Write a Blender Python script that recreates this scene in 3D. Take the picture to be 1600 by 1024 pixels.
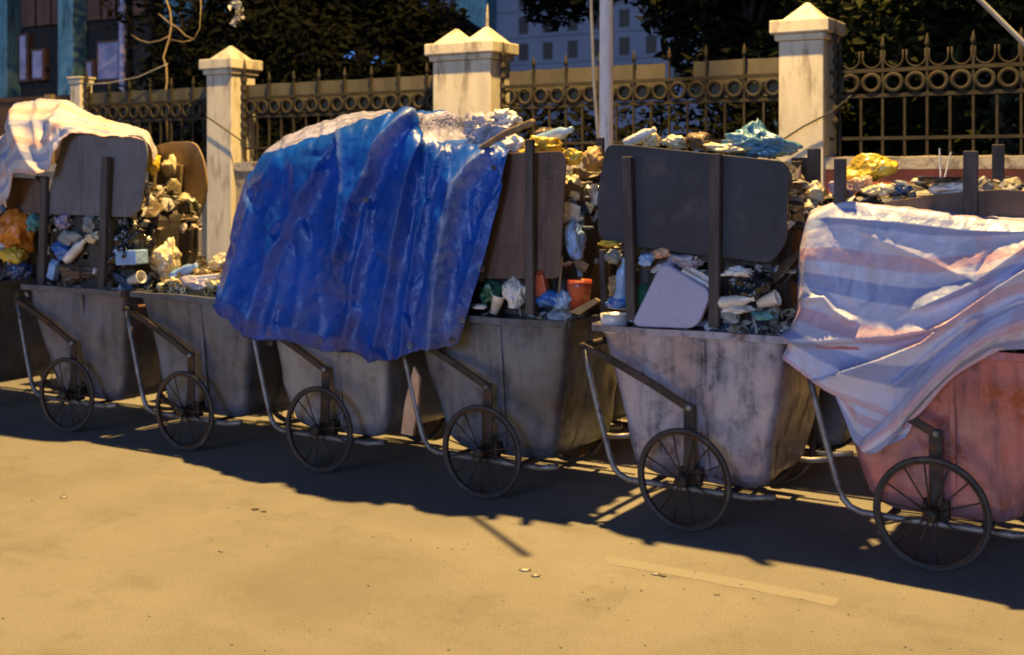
import bpy, bmesh, math, random
import numpy as np
from mathutils import Vector, Matrix, noise as mn

for o in list(bpy.data.objects):
    bpy.data.objects.remove(o)
SC = bpy.context.scene
COL = SC.collection
PI = math.pi
R = math.radians
rnd = random.Random(11)

# ------------------------------------------------------------------ camera
# world: x runs along the row of carts, y away from the road, z up
TH = R(31.0); F = 1900.0; H = 1.55; HY = 276.0
CT, ST = math.cos(TH), math.sin(TH)
cam_d = bpy.data.cameras.new('camera')
cam = bpy.data.objects.new('camera', cam_d)
COL.objects.link(cam)
cam.location = (0, 0, H)
cam.rotation_euler = (R(90), 0, TH)
cam_d.sensor_width = 36.0
cam_d.lens = F / 1600 * 36.0
cam_d.shift_y = -(512 - HY) / 1600
cam_d.clip_start = 0.05
cam_d.clip_end = 600
cam_d.dof.use_dof = True
cam_d.dof.focus_distance = 5.4
cam_d.dof.aperture_fstop = 3.2
SC.camera = cam

# ------------------------------------------------------------------ night sky
wld = bpy.data.worlds.new('World')
SC.world = wld
wld.use_nodes = True
wn = wld.node_tree.nodes; wl = wld.node_tree.links
bg = wn['Background']
sky = wn.new('ShaderNodeTexSky')
sky.sky_type = 'NISHITA'
sky.sun_disc = False
sky.sun_elevation = R(6)
sky.sun_rotation = R(200)
tint = wn.new('ShaderNodeMixRGB'); tint.blend_type = 'MULTIPLY'; tint.inputs[0].default_value = 1
tint.inputs[2].default_value = (0.25, 0.45, 1.0, 1)
wl.new(sky.outputs[0], tint.inputs[1])
wl.new(tint.outputs[0], bg.inputs[0])
bg.inputs[1].default_value = 0.05

# dim cool light of the far side of the street
sun_d = bpy.data.lights.new('sun', 'SUN')
sun_d.energy = 0.98
sun_d.angle = R(18)
sun_d.color = (0.40, 0.57, 1.0)
sun = bpy.data.objects.new('sun', sun_d)
COL.objects.link(sun)
sun.location = (1, -6, 6)
sun.rotation_euler = Vector((-0.12, 0.95, -0.20)).to_track_quat('-Z', 'Y').to_euler()

SC.view_settings.view_transform = 'Standard'
SC.view_settings.look = 'None'
SC.view_settings.exposure = 0
SC.view_settings.gamma = 1
SC.view_settings.use_curve_mapping = False
SC.render.engine = 'CYCLES'
SC.cycles.use_denoising = True
SC.cycles.max_bounces = 5
SC.cycles.filter_width = 1.9
LAMP_W = 12800

# ------------------------------------------------------------------ helpers
def W(px, py, c):
    """point of the plane y=c that lies on the line of sight through px, py of the 1600 px picture"""
    u = (px - 800) / F
    Z = c / (CT + u * ST)
    X = u * Z
    return Vector((X * CT - Z * ST, c, H + (HY - py) / F * Z))

def G(px, py, z=0.0):
    Z = F * (H - z) / (py - HY)
    X = (px - 800) / F * Z
    return Vector((X * CT - Z * ST, X * ST + Z * CT, z))

def ppm(px, c):
    u = (px - 800) / F
    return F / (c / (CT + u * ST))

def proj(p):
    X = p[0] * CT + p[1] * ST
    Z = -p[0] * ST + p[1] * CT
    return 800 + F * X / Z, HY - F * (p[2] - H) / Z

class MB:
    def __init__(s):
        s.v = []; s.f = []; s.c = []
    def add(s, vs, fs):
        n = len(s.v)
        s.v += [tuple(v) for v in vs]
        s.f += [tuple(i + n for i in f) for f in fs]
        return s
    def box(s, a, b):
        x0, y0, z0 = a; x1, y1, z1 = b
        return s.add([(x0,y0,z0),(x1,y0,z0),(x1,y1,z0),(x0,y1,z0),(x0,y0,z1),(x1,y0,z1),(x1,y1,z1),(x0,y1,z1)],
                     [(0,3,2,1),(4,5,6,7),(0,1,5,4),(1,2,6,5),(2,3,7,6),(3,0,4,7)])
    def bar(s, a, b, w, d, up=(0, 1, 0)):
        """rectangular bar from a to b, w wide across, d deep along up"""
        a = Vector(a); b = Vector(b)
        t = (b - a).normalized(); up = Vector(up)
        side = t.cross(up).normalized(); up = side.cross(t).normalized()
        vs = []
        for p in (a, b):
            for i, j in ((-1,-1),(1,-1),(1,1),(-1,1)):
                vs.append(p + side * (i * w / 2) + up * (j * d / 2))
        return s.add(vs, [(0,1,2,3),(7,6,5,4),(0,4,5,1),(1,5,6,2),(2,6,7,3),(3,7,4,0)])
    def tube(s, pts, r, n=8, closed=False):
        pts = [Vector(p) for p in pts]
        rs = r if isinstance(r, (list, tuple)) else [r] * len(pts)
        m = len(pts); vs = []; fs = []
        ref = None
        for i, p in enumerate(pts):
            if closed:
                t = pts[(i + 1) % m] - pts[i - 1]
            else:
                t = pts[min(i + 1, m - 1)] - pts[max(i - 1, 0)]
            t.normalize()
            if ref is None:
                ref = t.orthogonal().normalized()
            ref = (ref - t * ref.dot(t)).normalized()
            b2 = t.cross(ref)
            for k in range(n):
                a = 2 * PI * k / n
                vs.append(p + (ref * math.cos(a) + b2 * math.sin(a)) * rs[i])
        for i in range(m if closed else m - 1):
            j = (i + 1) % m
            for k in range(n):
                k2 = (k + 1) % n
                fs.append((i*n+k, i*n+k2, j*n+k2, j*n+k))
        if not closed:
            fs.append(tuple(range(n - 1, -1, -1)))
            fs.append(tuple((m - 1) * n + k for k in range(n)))
        return s.add(vs, fs)
    def lathe(s, prof, n=16, c=(0, 0, 0), axis='z'):
        vs = []; fs = []
        for r, z in prof:
            for k in range(n):
                a = 2 * PI * k / n
                p = (r * math.cos(a), r * math.sin(a), z)
                if axis == 'y': p = (p[0], p[2], p[1])
                vs.append((p[0] + c[0], p[1] + c[1], p[2] + c[2]))
        for i in range(len(prof) - 1):
            for k in range(n):
                k2 = (k + 1) % n
                fs.append((i*n+k, i*n+k2, (i+1)*n+k2, (i+1)*n+k))
        fs.append(tuple(range(n - 1, -1, -1)))
        fs.append(tuple((len(prof) - 1) * n + k for k in range(n)))
        return s.add(vs, fs)
    def prism(s, poly, d):
        """closed 3D polygon pushed along vector d"""
        n = len(poly); d = Vector(d)
        vs = [Vector(p) for p in poly] + [Vector(p) + d for p in poly]
        fs = [tuple(range(n - 1, -1, -1)), tuple(range(n, 2 * n))]
        for i in range(n):
            j = (i + 1) % n
            fs.append((i, j, n + j, n + i))
        return s.add(vs, fs)

def mesh(name, mb, smooth=False, cols=None, fixn=True):
    me = bpy.data.meshes.new(name)
    me.from_pydata(mb.v, [], mb.f)
    if fixn:
        bm = bmesh.new(); bm.from_mesh(me)
        bmesh.ops.recalc_face_normals(bm, faces=bm.faces)
        bm.to_mesh(me); bm.free()
    if smooth:
        me.polygons.foreach_set('use_smooth', [True] * len(me.polygons))
    if cols is not None:
        a = me.color_attributes.new('Col', 'FLOAT_COLOR', 'POINT')
        a.data.foreach_set('color', np.asarray(cols, dtype=np.float32).ravel())
    me.update()
    return me

def put(name, me, mat=None, parent=None, loc=(0, 0, 0), rot=None):
    o = bpy.data.objects.new(name, me)
    COL.objects.link(o)
    if parent is not None: o.parent = parent
    o.location = loc
    if rot: o.rotation_euler = rot
    if mat is not None and me is not None and len(me.materials) == 0:
        me.materials.append(mat)
    return o

def obj(name, mb, mat, parent=None, smooth=False, bevel=0.0, cols=None, solid=0.0, auto=False):
    """mb in world coordinates; stored relative to the parent's place"""
    base = Vector((0, 0, 0)); q = parent
    while q is not None:
        base += q.location; q = q.parent
    if parent is None and len(mb.v):
        a = np.asarray([tuple(v) for v in mb.v])
        base = Vector(((a[:, 0].min() + a[:, 0].max()) / 2, (a[:, 1].min() + a[:, 1].max()) / 2, a[:, 2].min()))
    mb.v = [(v[0] - base[0], v[1] - base[1], v[2] - base[2]) for v in mb.v]
    o = put(name, mesh(name, mb, smooth, cols), mat, parent, base if parent is None else (0, 0, 0))
    if solid:
        m = o.modifiers.new('solid', 'SOLIDIFY'); m.thickness = solid; m.offset = 0
    if bevel:
        m = o.modifiers.new('bevel', 'BEVEL'); m.width = bevel; m.segments = 2; m.limit_method = 'ANGLE'
        m.angle_limit = R(40)
    return o

def tag(o, label, cat, group=None, kind='thing'):
    o['label'] = label; o['category'] = cat; o['kind'] = kind
    if group: o['group'] = group
    return o

def thing(name, label, cat, loc, group=None):
    return tag(put(name, None, loc=loc), label, cat, group)

def structure(o, kind='structure'):
    o['kind'] = kind
    return o

# ------------------------------------------------------------------ materials
def nodes(name):
    m = bpy.data.materials.new(name); m.use_nodes = True
    nt = m.node_tree
    return m, nt, nt.nodes['Principled BSDF']

def N(nt, t, **kw):
    n = nt.nodes.new(t)
    for k, v in kw.items():
        if k.startswith('i_'):
            n.inputs[k[2:].replace('_', ' ')].default_value = v
        else:
            setattr(n, k, v)
    return n

def c4(c): return (c[0], c[1], c[2], 1)

def mixc(nt, fac, a, b, mode='MIX'):
    n = N(nt, 'ShaderNodeMixRGB', blend_type=mode)
    for sock, v in ((n.inputs[0], fac), (n.inputs[1], a), (n.inputs[2], b)):
        if hasattr(v, 'is_linked') or hasattr(v, 'links'): nt.links.new(v, sock)
        elif isinstance(v, (int, float)): sock.default_value = v
        else: sock.default_value = c4(v)
    return n.outputs[0]

def ramp(nt, val, lo, hi, a=0.0, b=1.0):
    n = N(nt, 'ShaderNodeMapRange')
    n.inputs[1].default_value = lo; n.inputs[2].default_value = hi
    n.inputs[3].default_value = a; n.inputs[4].default_value = b
    n.interpolation_type = 'SMOOTHSTEP'
    nt.links.new(val, n.inputs[0])
    return n.outputs[0]

def pos(nt, scale=(1, 1, 1), off=(0, 0, 0)):
    g = N(nt, 'ShaderNodeNewGeometry')
    m = N(nt, 'ShaderNodeMapping')
    m.inputs['Scale'].default_value = scale
    m.inputs['Location'].default_value = off
    nt.links.new(g.outputs['Position'], m.inputs[0])
    return m.outputs[0]

def nz(nt, vec, scale, detail=4, rough=0.55, dist=0.0):
    n = N(nt, 'ShaderNodeTexNoise')
    n.inputs['Scale'].default_value = scale; n.inputs['Detail'].default_value = detail
    n.inputs['Roughness'].default_value = rough; n.inputs['Distortion'].default_value = dist
    nt.links.new(vec, n.inputs['Vector'])
    return n.outputs['Fac']

def bumpn(nt, b, val, strength, dist=0.01):
    n = N(nt, 'ShaderNodeBump')
    n.inputs['Strength'].default_value = strength; n.inputs['Distance'].default_value = dist
    nt.links.new(val, n.inputs['Height']); nt.links.new(n.outputs[0], b.inputs['Normal'])

def simple(name, col, rough=0.6, metal=0.0, var=0.2, scale=5, bump=0.0, bscale=40, dirt=None, stretch=(1, 1, 1), spec=0.5, off=(0,0,0), scr=0.0):
    m, nt, b = nodes(name)
    p = pos(nt, stretch, off)
    a = tuple(x * (1 - var) for x in col); z = tuple(min(1, x * (1 + var)) for x in col)
    out = mixc(nt, ramp(nt, nz(nt, p, scale, 5), .3, .7), a, z)
    if dirt:
        dc, amt, ds = dirt
        out = mixc(nt, ramp(nt, nz(nt, p, ds, 6, .65), .62 - .25 * amt, .78 - .2 * amt, 0, .9), out, dc)
    if scr:
        for sc_, rt in (((2.5, 2.5, 55), .5), ((50, 50, 2.0), -.3)):
            mp = pos(nt, sc_, (rt, 0, 0))
            out = mixc(nt, ramp(nt, nz(nt, mp, 1.6, 3), .66, .72, 0, scr), out, tuple(min(1, x * 2.2 + .02) for x in col))
        out = mixc(nt, ramp(nt, nz(nt, pos(nt, (9, 9, 1.1)), 1.5, 6, .7), .52, .74, 0, .6), out, tuple(x * .4 for x in col))
    nt.links.new(out, b.inputs['Base Color'])
    b.inputs['Roughness'].default_value = rough; b.inputs['Metallic'].default_value = metal
    b.inputs['Specular IOR Level'].default_value = spec
    if bump: bumpn(nt, b, nz(nt, p, bscale, 4), bump)
    return m

def cart_paint(name, base, base2, grime=(.03,.026,.022), rust=(.10,.035,.014), g=.5, r=.3, seed=0.0, rough=.33):
    """old sheet steel: two paint tones, vertical grime runs, rust patches, scratches"""
    m, nt, b = nodes(name)
    off = (seed * 7.3, seed * 3.1, seed * 1.7)
    p = pos(nt, (1, 1, 1), off); ps = pos(nt, (11, 11, 1.3), off)
    out = mixc(nt, ramp(nt, nz(nt, p, 2.2, 4), .38, .62), base, base2)
    runs = ramp(nt, nz(nt, ps, 1.6, 5, .6), .45, .75)
    blot = ramp(nt, nz(nt, p, 7.0, 8, .72), .42, .70)
    grm = N(nt, 'ShaderNodeMath', operation='MULTIPLY_ADD')
    nt.links.new(runs, grm.inputs[0]); grm.inputs[1].default_value = .8 * g; 
    sc = N(nt, 'ShaderNodeMath', operation='MULTIPLY'); nt.links.new(blot, sc.inputs[0]); sc.inputs[1].default_value = .75 * g
    nt.links.new(sc.outputs[0], grm.inputs[2]); grm.use_clamp = True
    out = mixc(nt, grm.outputs[0], out, grime)
    rs = ramp(nt, nz(nt, p, 3.6, 9, .75, .6), .62 - .15 * r, .72 - .1 * r, 0, .85)
    out = mixc(nt, rs, out, rust)
    scr = ramp(nt, nz(nt, pos(nt, (3, 3, 60), off), 2.0, 2), .70, .74, 0, .35)
    out = mixc(nt, scr, out, tuple(min(1, x * 1.5) for x in base2))
    nt.links.new(out, b.inputs['Base Color'])
    rr = ramp(nt, grm.outputs[0], 0, 1, rough, .75)
    nt.links.new(rr, b.inputs['Roughness'])
    b.inputs['Metallic'].default_value = .25
    bumpn(nt, b, nz(nt, p, 26, 6, .7), .35, .006)
    return m

def plastic(name, col, rough=.32, var=.18, bump=.5, trans=0.0):
    m, nt, b = nodes(name)
    p = pos(nt)
    a = tuple(x * (1 - var) for x in col); z = tuple(min(1, x * (1 + var)) for x in col)
    out = mixc(nt, ramp(nt, nz(nt, p, 9, 5), .35, .65), a, z)
    out = mixc(nt, ramp(nt, nz(nt, p, 15, 7, .7), .58, .75, 0, .55), out, tuple(x * .45 for x in col))
    nt.links.new(out, b.inputs['Base Color'])
    b.inputs['Roughness'].default_value = rough
    v = N(nt, 'ShaderNodeTexVoronoi', feature='DISTANCE_TO_EDGE'); v.inputs['Scale'].default_value = 22
    w = N(nt, 'ShaderNodeMixRGB'); w.inputs[0].default_value = .12
    nn = N(nt, 'ShaderNodeTexNoise'); nn.inputs['Scale'].default_value = 12
    nt.links.new(p, nn.inputs['Vector']); nt.links.new(p, w.inputs[1]); nt.links.new(nn.outputs['Color'], w.inputs[2])
    nt.links.new(w.outputs[0], v.inputs['Vector'])
    iv = N(nt, 'ShaderNodeMath', operation='MULTIPLY'); nt.links.new(v.outputs['Distance'], iv.inputs[0]); iv.inputs[1].default_value = -1.0
    b.inputs['Coat Weight'].default_value = .35; b.inputs['Coat Roughness'].default_value = .18
    bumpn(nt, b, iv.outputs[0], bump * .8, .012)
    if trans:
        b.inputs['Subsurface Weight'].default_value = trans
        b.inputs['Subsurface Radius'].default_value = (.05, .05, .05)
    return m

# asphalt
def asphalt_mat():
    m, nt, b = nodes('asphalt')
    p = pos(nt)
    out = mixc(nt, ramp(nt, nz(nt, p, .6, 6, .65), .34, .66), (.195, .185, .166), (.285, .272, .246))
    out = mixc(nt, ramp(nt, nz(nt, p, 2.6, 7, .7), .50, .70, 0, .7), out, (.165, .154, .136))
    fine = nz(nt, p, 120, 4, .75)
    out = mixc(nt, ramp(nt, fine, .34, .68, .0, .62), mixc(nt, .34, out, (.05,.047,.042)), mixc(nt, .30, out, (.46,.44,.40)))
    grit = ramp(nt, nz(nt, p, 75, 2), .69, .76, 0, .6)
    out = mixc(nt, grit, out, (.40, .38, .33))
    dk = ramp(nt, nz(nt, p, 48, 3), .66, .74, 0, .5)
    out = mixc(nt, dk, out, (.06, .055, .05))
    # long worn tracks along the road
    st2 = ramp(nt, nz(nt, pos(nt, (1, 1.6, 1), (4, 9, 0)), 1.1, 8, .65), .56, .72, 0, .38)
    out = mixc(nt, st2, out, (.12, .112, .10))
    tr = ramp(nt, nz(nt, pos(nt, (.25, 2.2, 1)), 1.0, 4), .5, .8, 0, .35)
    out = mixc(nt, tr, out, (.30, .285, .26))
    # hairline cracks
    v = N(nt, 'ShaderNodeTexVoronoi', feature='DISTANCE_TO_EDGE'); v.inputs['Scale'].default_value = .55
    w = N(nt, 'ShaderNodeMixRGB'); w.inputs[0].default_value = .25
    nn = N(nt, 'ShaderNodeTexNoise'); nn.inputs['Scale'].default_value = 2.5; nn.inputs['Detail'].default_value = 8
    nt.links.new(p, nn.inputs['Vector']); nt.links.new(p, w.inputs[1]); nt.links.new(nn.outputs['Color'], w.inputs[2])
    nt.links.new(w.outputs[0], v.inputs['Vector'])
    ck = ramp(nt, v.outputs['Distance'], .0, .006, .08, 0)
    out = mixc(nt, ck, out, (.11, .10, .09))
    nt.links.new(out, b.inputs['Base Color'])
    b.inputs['Roughness'].default_value = .85
    b.inputs['Specular IOR Level'].default_value = .25
    h = N(nt, 'ShaderNodeMath', operation='ADD')
    nt.links.new(fine, h.inputs[0]); nt.links.new(nz(nt, p, 30, 4), h.inputs[1])
    bumpn(nt, b, h.outputs[0], .22, .006)
    return m

def stripe_mat(name, white, blue, pink, v_scale=1.0, phase=0.0):
    """woven plastic sheet with blue and pink bands both ways; reads the sheet's own UV"""
    m, nt, b = nodes(name)
    uv = N(nt, 'ShaderNodeUVMap', uv_map='UVMap')
    sp = N(nt, 'ShaderNodeSeparateXYZ'); nt.links.new(uv.outputs[0], sp.inputs[0])
    def bands(val, freq, ph, lo, hi):
        a = N(nt, 'ShaderNodeMath', operation='MULTIPLY_ADD'); nt.links.new(val, a.inputs[0])
        a.inputs[1].default_value = freq; a.inputs[2].default_value = ph
        fr = N(nt, 'ShaderNodeMath', operation='FRACT'); nt.links.new(a.outputs[0], fr.inputs[0])
        pp = N(nt, 'ShaderNodeMath', operation='PINGPONG'); nt.links.new(fr.outputs[0], pp.inputs[0]); pp.inputs[1].default_value = .5
        return ramp(nt, pp.outputs[0], lo, hi)
    y = sp.outputs[1]; x = sp.outputs[0]
    p = pos(nt)
    out = mixc(nt, ramp(nt, nz(nt, p, 4, 4), .35, .65), white, tuple(q * .86 for q in white))
    bl = bands(y, 4.0 * v_scale, phase, .35, .39)
    pk = bands(y, 4.0 * v_scale, phase + .45, .37, .41)
    pkx = bands(x, 1.6, .34, .455, .47)
    for fac, colr, k in ((pk, pink, .62), (pkx, pink, .35), (bl, blue, .66)):
        mm = N(nt, 'ShaderNodeMath', operation='MULTIPLY'); nt.links.new(fac, mm.inputs[0]); mm.inputs[1].default_value = k
        out = mixc(nt, mm.outputs[0], out, colr)
    out = mixc(nt, ramp(nt, nz(nt, p, 8, 8, .7), .56, .78, 0, .4), out, (.22, .17, .16))
    nt.links.new(out, b.inputs['Base Color'])
    b.inputs['Roughness'].default_value = .38
    bumpn(nt, b, nz(nt, p, 14, 5), .45, .02)
    return m

def tarp_mat(name, col, rough=.3):
    m, nt, b = nodes(name)
    p = pos(nt)
    ps = pos(nt, (6, 6, 1.5))
    out = mixc(nt, ramp(nt, nz(nt, p, 3, 4), .3, .7), tuple(x * .75 for x in col), tuple(x * 1.2 for x in col))
    out = mixc(nt, ramp(nt, nz(nt, ps, 2, 6, .7), .55, .8, 0, .45), out, tuple(x * .5 + .03 for x in col))
    out = mixc(nt, ramp(nt, nz(nt, p, 30, 5, .75), .64, .76, 0, .35), out, (.16, .2, .42))
    at = N(nt, 'ShaderNodeVertexColor', layer_name='Col'); sx = N(nt, 'ShaderNodeSeparateXYZ'); nt.links.new(at.outputs[0], sx.inputs[0])
    wr = N(nt, 'ShaderNodeMath', operation='MULTIPLY'); nt.links.new(sx.outputs[0], wr.inputs[0]); nt.links.new(ramp(nt, nz(nt, p, 22, 6, .75), .35, .6, .15, 1), wr.inputs[1])
    out = mixc(nt, wr.outputs[0], out, (.20, .27, .50))
    di = N(nt, 'ShaderNodeMath', operation='MULTIPLY'); nt.links.new(sx.outputs[1], di.inputs[0]); nt.links.new(ramp(nt, nz(nt, p, 3.5, 5, .6), .4, .65, 0, .75), di.inputs[1])
    out = mixc(nt, di.outputs[0], out, (.05, .045, .10))
    nt.links.new(out, b.inputs['Base Color'])
    b.inputs['Roughness'].default_value = rough
    n1 = nz(nt, p, 55, 3, .7); n2 = nz(nt, p, 9, 5, .6, .8)
    h = N(nt, 'ShaderNodeMath', operation='MULTIPLY_ADD'); nt.links.new(n1, h.inputs[0]); h.inputs[1].default_value = .10
    nt.links.new(n2, h.inputs[2])
    bumpn(nt, b, h.outputs[0], .6, .02)
    return m

def attr_mat(name, rough=.5):
    m, nt, b = nodes(name)
    a = N(nt, 'ShaderNodeVertexColor', layer_name='Col')
    p = pos(nt)
    out = mixc(nt, ramp(nt, nz(nt, p, 30, 5, .7), .4, .7, 0, .5), a.outputs[0], (.05, .04, .03))
    nt.links.new(out, b.inputs['Base Color'])
    b.inputs['Roughness'].default_value = rough
    bumpn(nt, b, nz(nt, p, 40, 4), .4, .01)
    return m

def leaf_mat(name, c0, c1, rough=.55):
    m, nt, b = nodes(name)
    out = mixc(nt, ramp(nt, nz(nt, pos(nt), 3.0, 5, .7), .35, .65), c0, c1)
    nt.links.new(out, b.inputs['Base Color'])
    b.inputs['Roughness'].default_value = rough
    b.inputs['Specular IOR Level'].default_value = .1
    return m

def emit_mat(name, col, s):
    m, nt, b = nodes(name)
    b.inputs['Base Color'].default_value = (.1, .1, .1, 1)
    b.inputs['Emission Color'].default_value = c4(col); b.inputs['Emission Strength'].default_value = s
    return m

M = {}
M['asphalt'] = asphalt_mat()
M['paving'] = simple('paving', (.20, .18, .15), .85, var=.25, scale=3, bump=.4, bscale=60, dirt=((.09,.08,.065), .6, 5))
M['kerb'] = simple('kerb_concrete', (.30, .28, .24), .85, var=.2, scale=6, bump=.4, bscale=50, dirt=((.1,.09,.07), .5, 7))
M['soil'] = simple('soil', (.05, .042, .03), .95, var=.3, scale=4, bump=.5)
M['line'] = simple('worn_line_paint', (.275, .263, .237), .85, var=.06, scale=9, dirt=((.245,.233,.209), 1.6, 5))
M['seam'] = simple('seam_filler', (.25, .238, .213), .85, var=.1, scale=3, dirt=((.24,.228,.205), 1.4, 2.5), bump=.4, bscale=90)
M['plaster'] = simple('cream_plaster', (.58, .54, .43), .8, var=.1, scale=3, bump=.25, bscale=35, dirt=((.27,.23,.17), .5, 4), stretch=(2.5, 2.5, .6))
M['wall'] = simple('old_wall_plaster', (.33, .28, .19), .85, var=.2, scale=3, bump=.4, bscale=30, dirt=((.15,.12,.08), .6, 5), stretch=(1.5, 1.5, .6))
M['redwall'] = simple('red_wall_paint', (.42, .10, .045), .8, var=.2, scale=4, bump=.3, bscale=30, dirt=((.25,.12,.08), .4, 6))
M['coping'] = simple('chipped_coping', (.42, .38, .32), .85, var=.2, scale=9, bump=.6, bscale=25, dirt=((.14,.12,.10), .8, 9))
M['iron'] = simple('fence_iron', (.040, .036, .026), .8, .0, var=.25, scale=8, bump=.2, dirt=((.055,.035,.022), .5, 12), spec=.12)
M['tin'] = simple('khaki_tin_sheet', (.085, .075, .047), .8, .0, var=.25, scale=3, bump=.3, bscale=18, dirt=((.08,.065,.04), .6, 5), stretch=(1, 1, .6))
M['browntin'] = simple('brown_gate_sheet', (.10, .055, .03), .6, .1, var=.3, scale=3, bump=.2)
M['pole'] = simple('galvanised_pole', (.80, .82, .88), .35, .0, var=.1, scale=8, dirt=((.28,.27,.26), .3, 9), stretch=(4, 4, .6))
M['cable'] = simple('pale_cable', (.40, .37, .30), .6)
M['darkcable'] = simple('dark_cable', (.03, .028, .025), .6)
M['lamp'] = simple('lamp_housing', (.2, .2, .2), .5, .4)
M['lens'] = emit_mat('lamp_lens', (1, .62, .25), 30)
M['rust'] = simple('rusty_steel', (.042, .034, .030), .6, .35, var=.35, scale=9, bump=.4, bscale=50, dirt=((.12,.05,.02), .5, 8))
M['tubegrey'] = simple('worn_grey_tube', (.22, .22, .23), .45, .45, var=.25, scale=14, bump=.2, dirt=((.06,.045,.035), .55, 12))
M['tyre'] = simple('dusty_tyre', (.040, .038, .040), .7, var=.25, scale=12, bump=.3, dirt=((.11,.095,.08), .4, 14))
M['stake'] = simple('dirty_stake', (.070, .060, .060), .75, var=.3, scale=7, bump=.4, bscale=40, stretch=(3, 3, .6))
M['stakepale'] = simple('raw_wood_stake', (.24, .17, .10), .75, var=.3, scale=7, bump=.4, bscale=40, stretch=(3, 3, .6))
M['board_grey'] = simple('grey_board', (.155, .150, .165), .7, var=.14, scale=3, bump=.25, bscale=30, dirt=((.13,.11,.10), .4, 4), scr=.35)
M['board_brown'] = simple('brown_board', (.135, .088, .068), .7, var=.25, scale=3, bump=.3, bscale=30, dirt=((.07,.05,.045), .5, 4), stretch=(4, 4, .7), scr=.35)
M['board_dark'] = simple('charcoal_board', (.030, .032, .046), .55, var=.25, scale=3, bump=.2, bscale=35, dirt=((.075,.07,.075), .35, 6), scr=.35)
M['board_warm'] = simple('plywood', (.26, .18, .10), .7, var=.2, scale=4, bump=.3, bscale=30, dirt=((.13,.09,.05), .5, 5), scr=.35)
M['stool'] = simple('lilac_plastic', (.42, .42, .62), .4, var=.06, scale=4, dirt=((.3,.27,.3), .25, 8), bump=.1)
M['tarp'] = tarp_mat('blue_tarpaulin', (.003, .066, .42), .34)
M['tarp_sheen'] = plastic('tarp_top_sheen', (.33, .34, .56), .30, .35, 1.4)  # lamp sheen on the blue tarp's top, put in as a silver-lilac colour
M['stripe'] = stripe_mat('striped_sheet', (.56, .59, .80), (.13, .22, .55), (.52, .28, .36), .85, .62)
M['stripe_flap'] = stripe_mat('striped_sheet_corner', (.56, .59, .80), (.13, .22, .55), (.52, .28, .36), .25, .62)
M['stripe2'] = stripe_mat('striped_sheet_old', (.72, .66, .66), (.20, .28, .55), (.66, .36, .30), 1.0, .1)
for nm, colr, ro in (
    ('white', (.72, .70, .68), .34), ('cream', (.66, .58, .38), .4), ('black', (.012, .012, .014), .25),
    ('blue', (.05, .16, .50), .3), ('lightblue', (.25, .42, .72), .35), ('green', (.02, .10, .06), .3),
    ('teal', (.10, .30, .32), .35), ('yellow', (.72, .50, .05), .38), ('orange', (.70, .22, .02), .4),
    ('red', (.40, .07, .03), .4), ('silver', (.36, .34, .42), .28), ('purple', (.26, .22, .34), .4),
    ('tan', (.36, .24, .11), .7), ('brown', (.13, .085, .055), .6), ('bluegreen', (.10, .25, .38), .33),
    ('peach', (.62, .38, .24), .45), ('navy', (.03, .06, .16), .25), ('grey', (.25, .27, .27), .4)):
    M['p_' + nm] = plastic('plastic_' + nm, colr, ro)
M['bits'] = attr_mat('mixed_rubbish', .5)
M['leaf'] = leaf_mat('leaves_dark', (.003, .004, .002), (.013, .014, .006), .9)
M['leaf2'] = leaf_mat('leaves_olive', (.005, .008, .002), (.028, .032, .010), .9)
M['bark'] = simple('bark', (.05, .038, .026), .9, var=.3, scale=8, bump=.6)
M['vine'] = simple('bare_vine', (.30, .22, .10), .8, var=.2, scale=9)
M['blossom'] = plastic('pale_blossom', (.62, .60, .54), .6)
M['facade'] = simple('far_facade', (.25, .255, .32), .8, var=.08, scale=.2)
M['farwin'] = simple('far_window_glass', (.025, .025, .04), .3)
M['tealwall'] = simple('teal_wall', (.19, .37, .40), .7, var=.2, scale=2, stretch=(2, 2, .5), dirt=((.05,.12,.14), .5, 3))
M['shutter'] = simple('brown_shutter', (.16, .075, .05), .7, var=.35, scale=3, stretch=(5, 5, .4))
M['lilac'] = simple('lilac_grey_pane', (.42, .38, .55), .5, var=.25, scale=3)
M['darkwall'] = simple('dark_wall', (.03, .025, .022), .9)
M['bluewin'] = emit_mat('blue_lit_window', (.10, .32, 1.0), .75)

# ------------------------------------------------------------------ ground, road, pavement
mb = MB(); mb.add([(-120, -60, 0), (120, -60, 0), (120, 7.03, 0), (-120, 7.03, 0)], [(0, 1, 2, 3)])
structure(obj('road', mb, M['asphalt']))
mb = MB(); mb.add([(-300, -300, -.06), (300, -300, -.06), (300, 300, -.06), (-300, 300, -.06)], [(0, 1, 2, 3)])
structure(obj('ground', mb, M['soil']))
mb = MB(); mb.box((-60, 7.185, -.05), (60, 8.84, .125))
structure(obj('pavement', mb, M['paving']))
kerb = structure(put('kerb', None, loc=(0, 7.10, 0)))
kme = None
for i in range(-16, 6):
    if kme is None:
        kb = MB(); kb.box((.008, -.08, -.05), (.992, .08, .13))
        kme = mesh('kerb_stone', kb); kme.materials.append(M['kerb'])
    o = put('kerb_stone', kme, parent=kerb, loc=(i, rnd.uniform(-.006, .006), rnd.uniform(-.004, .004)))
    if i == -16:
        pass
    m = o.modifiers.new('bevel', 'BEVEL'); m.width = .015; m.segments = 2

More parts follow.
